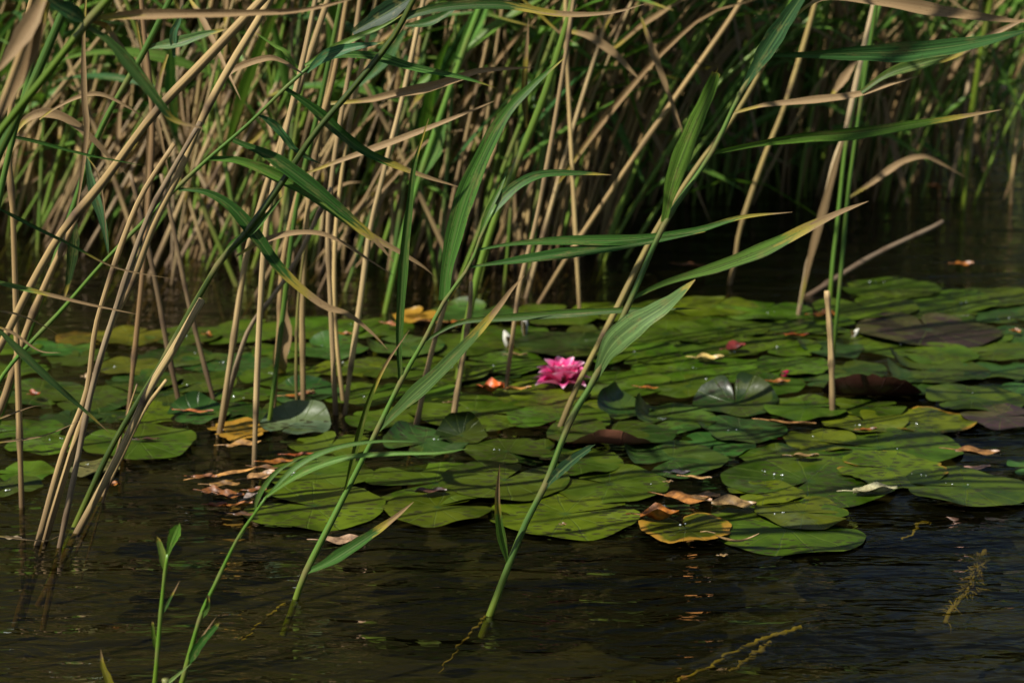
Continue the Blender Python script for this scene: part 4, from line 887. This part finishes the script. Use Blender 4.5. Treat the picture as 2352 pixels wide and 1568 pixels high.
# ------------------------------------------------------------------ the dense stand: prototypes, then copies
def proto(kind, seed):
    rr = random.Random(seed); green = kind == 'green'; h = rr.uniform(1.2, 1.75) if kind != 'stub' else rr.uniform(.15, .55)
    P = [Vector((0, 0, -.12))]; d = Vector((0, 0, 1)); n = int(h / .1) + 2
    bx, by = rr.uniform(-.02, .03), rr.uniform(-.015, .015)
    for i in range(n): d = (d + Vector((bx + rr.uniform(-.018, .018), by + rr.uniform(-.018, .018), 0))).normalized(); P.append(P[-1] + d * .1)
    Q = smooth_path(P, n * 2); fr = []; f = .06
    while f < 1: fr.append(f); f += rr.uniform(.06, .10) * (2 / max(h, .8))
    r = rr.uniform(.0032, .0054) if kind != 'stub' else .0055
    rads = [r * (1 - .45 * i / len(Q)) * (1 + rr.uniform(-.05, .05)) for i in range(len(Q))]
    parts = []; mb = MB(); tube(mb, Q, rads, 6, 0, fr, seed)
    parts.append(('stem', mb.mesh('stem_mesh', [M['stem_green' if green else 'stem_dry']]), None))
    if kind == 'stub': return parts
    lo = .16 if green else .12; k = 0; z = lo + rr.uniform(0, .15)
    while z < h - .05:
        q = min(Q, key=lambda v: abs(v.z - z)); side = 0 if rr.random() < .72 else math.pi
        a = side + rr.uniform(-.7, .7); dr = Vector((math.cos(a), math.sin(a), 0)); alive = green and z > .22 or (kind == 'dry' and rr.random() < 0)
        L = rr.uniform(.26, .50); up = rr.uniform(.3, 1.6) if alive else rr.choice([rr.uniform(.8, 2.2), rr.uniform(-1.6, -.6), rr.uniform(-.2, .4)]); droop = rr.uniform(.0, .45) if alive else rr.uniform(.0, .5)
        pp = [q, q + dr * L * .3 + Vector((0, 0, L * .3 * up)), q + dr * L * .65 + Vector((0, 0, L * (.6 * up - .25 * droop))), q + dr * L + Vector((0, 0, L * (.8 * up - .75 * droop)))]
        if not alive and rr.random() < .7:
            sg = rr.choice([1, 1, -1]); L *= .8; pp = [q, q + dr * L * .12 + Vector((0, 0, sg * L * .35)), q + dr * L * .25 + Vector((0, 0, sg * L * .7)), q + dr * L * .42 + Vector((0, 0, sg * L * .85))]
        m2 = MB(); ribbon(m2, smooth_path(pp, 13), rr.uniform(.008, .0155) if alive else rr.uniform(.0045, .010), Vector((0, -.35, 1)).normalized(), (rr.uniform(-60, 60), rr.uniform(-90, 90)), .35 if alive else .7, .3, .4, 0, 0, .0 if alive else .2, seed + k)
        parts.append(('leaf', m2.mesh('leaf_mesh', [M['leaf' if alive else 'dryleaf']]), alive)); k += 1
        z += rr.uniform(.12, .24) * (1 if green else 2.4)
    return parts
PR = [(k, proto(k, 100 + i)) for i, k in enumerate(['green'] * 8 + ['dry'] * 9 + ['bare'] * 0 + ['stub'] * 3)]
def darkish(c, f): return tuple(x * f for x in c)
ZN = [(0, 'cut by the left edge of the stand'), (150, 'behind the diagonal tan stalk'), (300, 'behind the hanging blue-green leaf'), (450, 'behind the drooping dark leaves'), (600, 'behind the dark green-brown reed'), (740, 'behind the upright middle stalks'),
      (880, 'behind the pale tan stalk'), (1000, 'behind the narrow upright leaf'), (1130, 'behind the broad ribbed leaf'), (1280, 'around the thin brown stalk'), (1430, 'around the slanting tan stalk'), (1560, 'just left of the tall green reed'),
      (1720, 'beside the yellowish stalk'), (1880, 'left of the broad pale stalk'), (2050, 'right of the broad pale stalk'), (2200, 'beside the yellow-green reed'), (9999, 'at the right edge')]
def place_reed(x, y, kind_, lean, spin, back, sc):
    c = [p for p in PR if p[0] == kind_]; k, parts = rnd.choice(c)
    fallen_over = abs(lean) > 38
    if kind_ == 'green': scol = rnd.choice([(.10, .19, .04), (.14, .23, .05), (.08, .17, .06), (.19, .25, .06), (.16, .26, .04)]); lc = rnd.choice([(.07, .16, .035), (.10, .22, .05), (.05, .14, .06), (.13, .24, .06)])
    else: scol = rnd.choice([(.46, .36, .22), (.40, .31, .19), (.34, .26, .16), (.50, .40, .26), (.28, .21, .14), (.38, .31, .24)]); lc = (.30, .22, .13)
    px = proj(Vector((x + math.tan(R(lean)) * .15, y, .15)))[0]
    zt = next(b for a, b in ZN if px < a); row = 'front row ' if y < 4.35 else 'second row ' if y < 4.7 else 'rear '
    ln = 'strongly leaning' if lean > 22 else 'leaning' if lean > 9 else 'left-leaning' if lean < -5 else 'upright'
    cw = {'green': 'leafy green reed', 'dry': 'pale tan dry reed' if scol[0] > .37 else 'dull brown dry reed', 'stub': 'broken-off dry stalk'}[kind_]
    thick = 'thick ' if sc > 1.08 else 'thin ' if sc < .93 else ''
    lab = f'{ln} {row}{thick}{cw} {zt}'; lab = ' '.join(lab.replace(' of the stand', '').split()[:16])
    root = bpy.data.objects.new('green_reed' if kind_ == 'green' else 'dry_reed', None); COL.objects.link(root); root.empty_display_size = .05
    tag(root, lab, 'reed', 'reeds of the dense stand')
    M_ = Matrix.Translation((x, y, 0)) @ Matrix.Rotation(R(lean), 4, 'Y') @ Matrix.Rotation(R(back), 4, 'X') @ Matrix.Rotation(R(spin), 4, 'Z') @ Matrix.Scale(sc, 4)
    root.matrix_world = M_
    for nm, me, alive in parts:
        o = bpy.data.objects.new(nm, me); COL.objects.link(o); o.parent = root
        f = rnd.uniform(.85, 1.15)
        if nm == 'stem': o.color = scol + (1,)
        elif alive: o.color = darkish(lc, f) + (rnd.choice([.75, .85, .95, 9]),)
        else: o.color = darkish(rnd.choice([PNK, TN2, BRN, (.42, .32, .2)]), f) + (-1,)
def front(px): return 4.5 if px < 330 else 4.08 if px < 1230 else 4.75 if px < 1500 else 5.2
n_ = 0; tries = 0
while n_ < 262 and tries < 9000:
    tries += 1; x = rnd.uniform(-2.35, 1.75); y = rnd.uniform(4.0, 6.6); px = proj(Vector((x, y, 0)))[0]
    if px < -260 or px > 2420: continue
    if y > (4.95 if px < 1450 else 6.6): continue
    dens = 1.0 if px < 1400 else .24 if px < 1700 else .15
    if rnd.random() > dens or y < front(px) + rnd.uniform(-.2, .25): continue
    lm = 27 if px < 150 else 21 if px < 650 else 13 if px < 1300 else 7
    lean = rnd.gauss(lm, 8) if rnd.random() < .88 else rnd.uniform(-25, 10)
    kd = 'dry' if rnd.random() < (.60 if px < 1400 else .35) else 'green'
    if rnd.random() < .09: kd = 'stub'
    place_reed(x, y, kd, lean, rnd.uniform(-60, 60), rnd.uniform(-8, 8), rnd.uniform(.85, 1.2)); n_ += 1
# far part of the stand, uncountable: one object
FX = {'sg': stem_mat('far_green_stalk', (.20, .31, .07, 9), False), 'sd': stem_mat('far_dry_stalk', (.48, .38, .22, 9)), 'sd2': stem_mat('far_brown_stalk', (.32, .23, .13, 9)),
      'lg': leaf_mat('far_green_blade', (.13, .26, .06, 9)), 'ld': leaf_mat('far_dry_blade', (.33, .24, .15, -1), .6)}
keys = list(FX); mb = MB()
for i in range(4800):
    if i < 3300: x = rnd.uniform(-2.4, 1.05); y = 4.4 + 3.1 * rnd.random() ** 1.7
    elif i < 3560: x = rnd.uniform(.35, 2.2); y = rnd.uniform(5.1, 7.2)
    elif i < 4300:
        x = rnd.uniform(.35, 3.0); y = rnd.uniform(6.8, 10.5)
        if rnd.random() < .4: continue
    else:
        x = rnd.uniform(.1, 1.2); y = 5.1 + 1.8 * rnd.random()
        if rnd.random() < .35: continue
    az = math.degrees(math.atan2(x, y))
    if az < -9.5 and y < 4.65: continue
    if az < -20 or az > 2.5 and y < 5.1 or i < 3300 and az > 5 and y < 5.8: continue
    if az > 11 and rnd.random() < .4: continue
    h = rnd.uniform(.85, 1.45) * (1 if az < 1 else .75 if az < 8.5 else .62); lean = R(rnd.gauss(14 if az < 3 else 6, 7)); d = Vector((math.sin(lean), rnd.uniform(-.1, .1), math.cos(lean)))
    b0 = Vector((x, y, -.1)); P = [b0, b0 + d * h * .35, b0 + d * h * .7 + Vector((.03, 0, 0)), b0 + d * h + Vector((.12, 0, -.03))]
    g = rnd.random() < (.36 if az < 3 else .6); Q = smooth_path(P, 9)
    tube(mb, Q, [(.0042 + .0018 * ((i * 37 % 10) / 10)) * (1 - .4 * j / 9) for j in range(9)], 5, keys.index('sg' if g else rnd.choice(['sd', 'sd2'])), (), 0, False)
    for j in range(rnd.randrange(1, 4) if g else rnd.randrange(0, 3)):
        q = Q[1].lerp(Q[-1], rnd.random() ** .8); a = rnd.uniform(-.9, .9) + (math.pi if rnd.random() < .3 else 0); dr = Vector((math.cos(a), math.sin(a), 0)); L = rnd.uniform(.25, .45); u = rnd.uniform(.2, 2.2)
        if not g: dr = dr * .35; u = rnd.choice([2.2, 1.8, -1.2])
        ribbon(mb, smooth_path([q, q + dr * L * .5 + Vector((0, 0, L * .5 * u)), q + dr * L + Vector((0, 0, L * (.6 * u - .3)))], 6), rnd.uniform(.008, .015), Vector((0, -.5, 1)), (rnd.uniform(-60, 60), rnd.uniform(-90, 90)), mat=keys.index('lg' if g and rnd.random() < .8 else 'ld'))
o = mb.obj('reeds', [FX[k] for k in keys]); tag(o, 'far part of the reed stand beyond the pond water', 'reeds', kind='stuff')

# ------------------------------------------------------------------ dark thicket on the far bank (seen between the reeds and mirrored in the water)
def thicket_mat():
    m, t, b, out, lk = newmat('thicket_foliage')
    ge = t.nodes.new('ShaderNodeNewGeometry'); r = ramp(t, [(0, (.025, .042, .008)), (.6, (.065, .085, .016)), (1, (.14, .14, .03))]); lk.new(ge.outputs['Random Per Island'], r.inputs[0])
    lk.new(r.outputs[0], b.inputs['Base Color']); b.inputs['Roughness'].default_value = .6; return m
mb = MB()
for i in range(26000):
    x = rnd.uniform(-16, 13); az = math.degrees(math.atan2(x, 15)); y = rnd.uniform(12.5, 18)
    top = 10.0 if az < 6.8 else 10 - (az - 6.8) * 3.8 if az < 9.2 else .9
    top *= .82 + .18 * math.sin(x * 1.7 + 1) * math.sin(x * .6)
    if rnd.random() > (top + 1.5) / 11: continue
    z = rnd.uniform(-.1, 1) * top
    p = Vector((x, y, z)); a = Vector((rnd.gauss(0, 1), rnd.gauss(0, 1), rnd.gauss(0, 1))).normalized(); c_ = a.cross(Vector((rnd.gauss(0, 1), rnd.gauss(0, 1), rnd.gauss(0, 1)))).normalized()
    s1, s2 = rnd.uniform(.10, .22), rnd.uniform(.06, .12)
    mb.add([p - a * s1, p - c_ * s2, p + a * s1, p + c_ * s2], [(0, 1, 2, 3)], [(0, 0)] * 4)
o = mb.obj('thicket', thicket_mat(), flat=True); tag(o, 'dark green thicket of bushes along the far bank', 'thicket', kind='stuff')
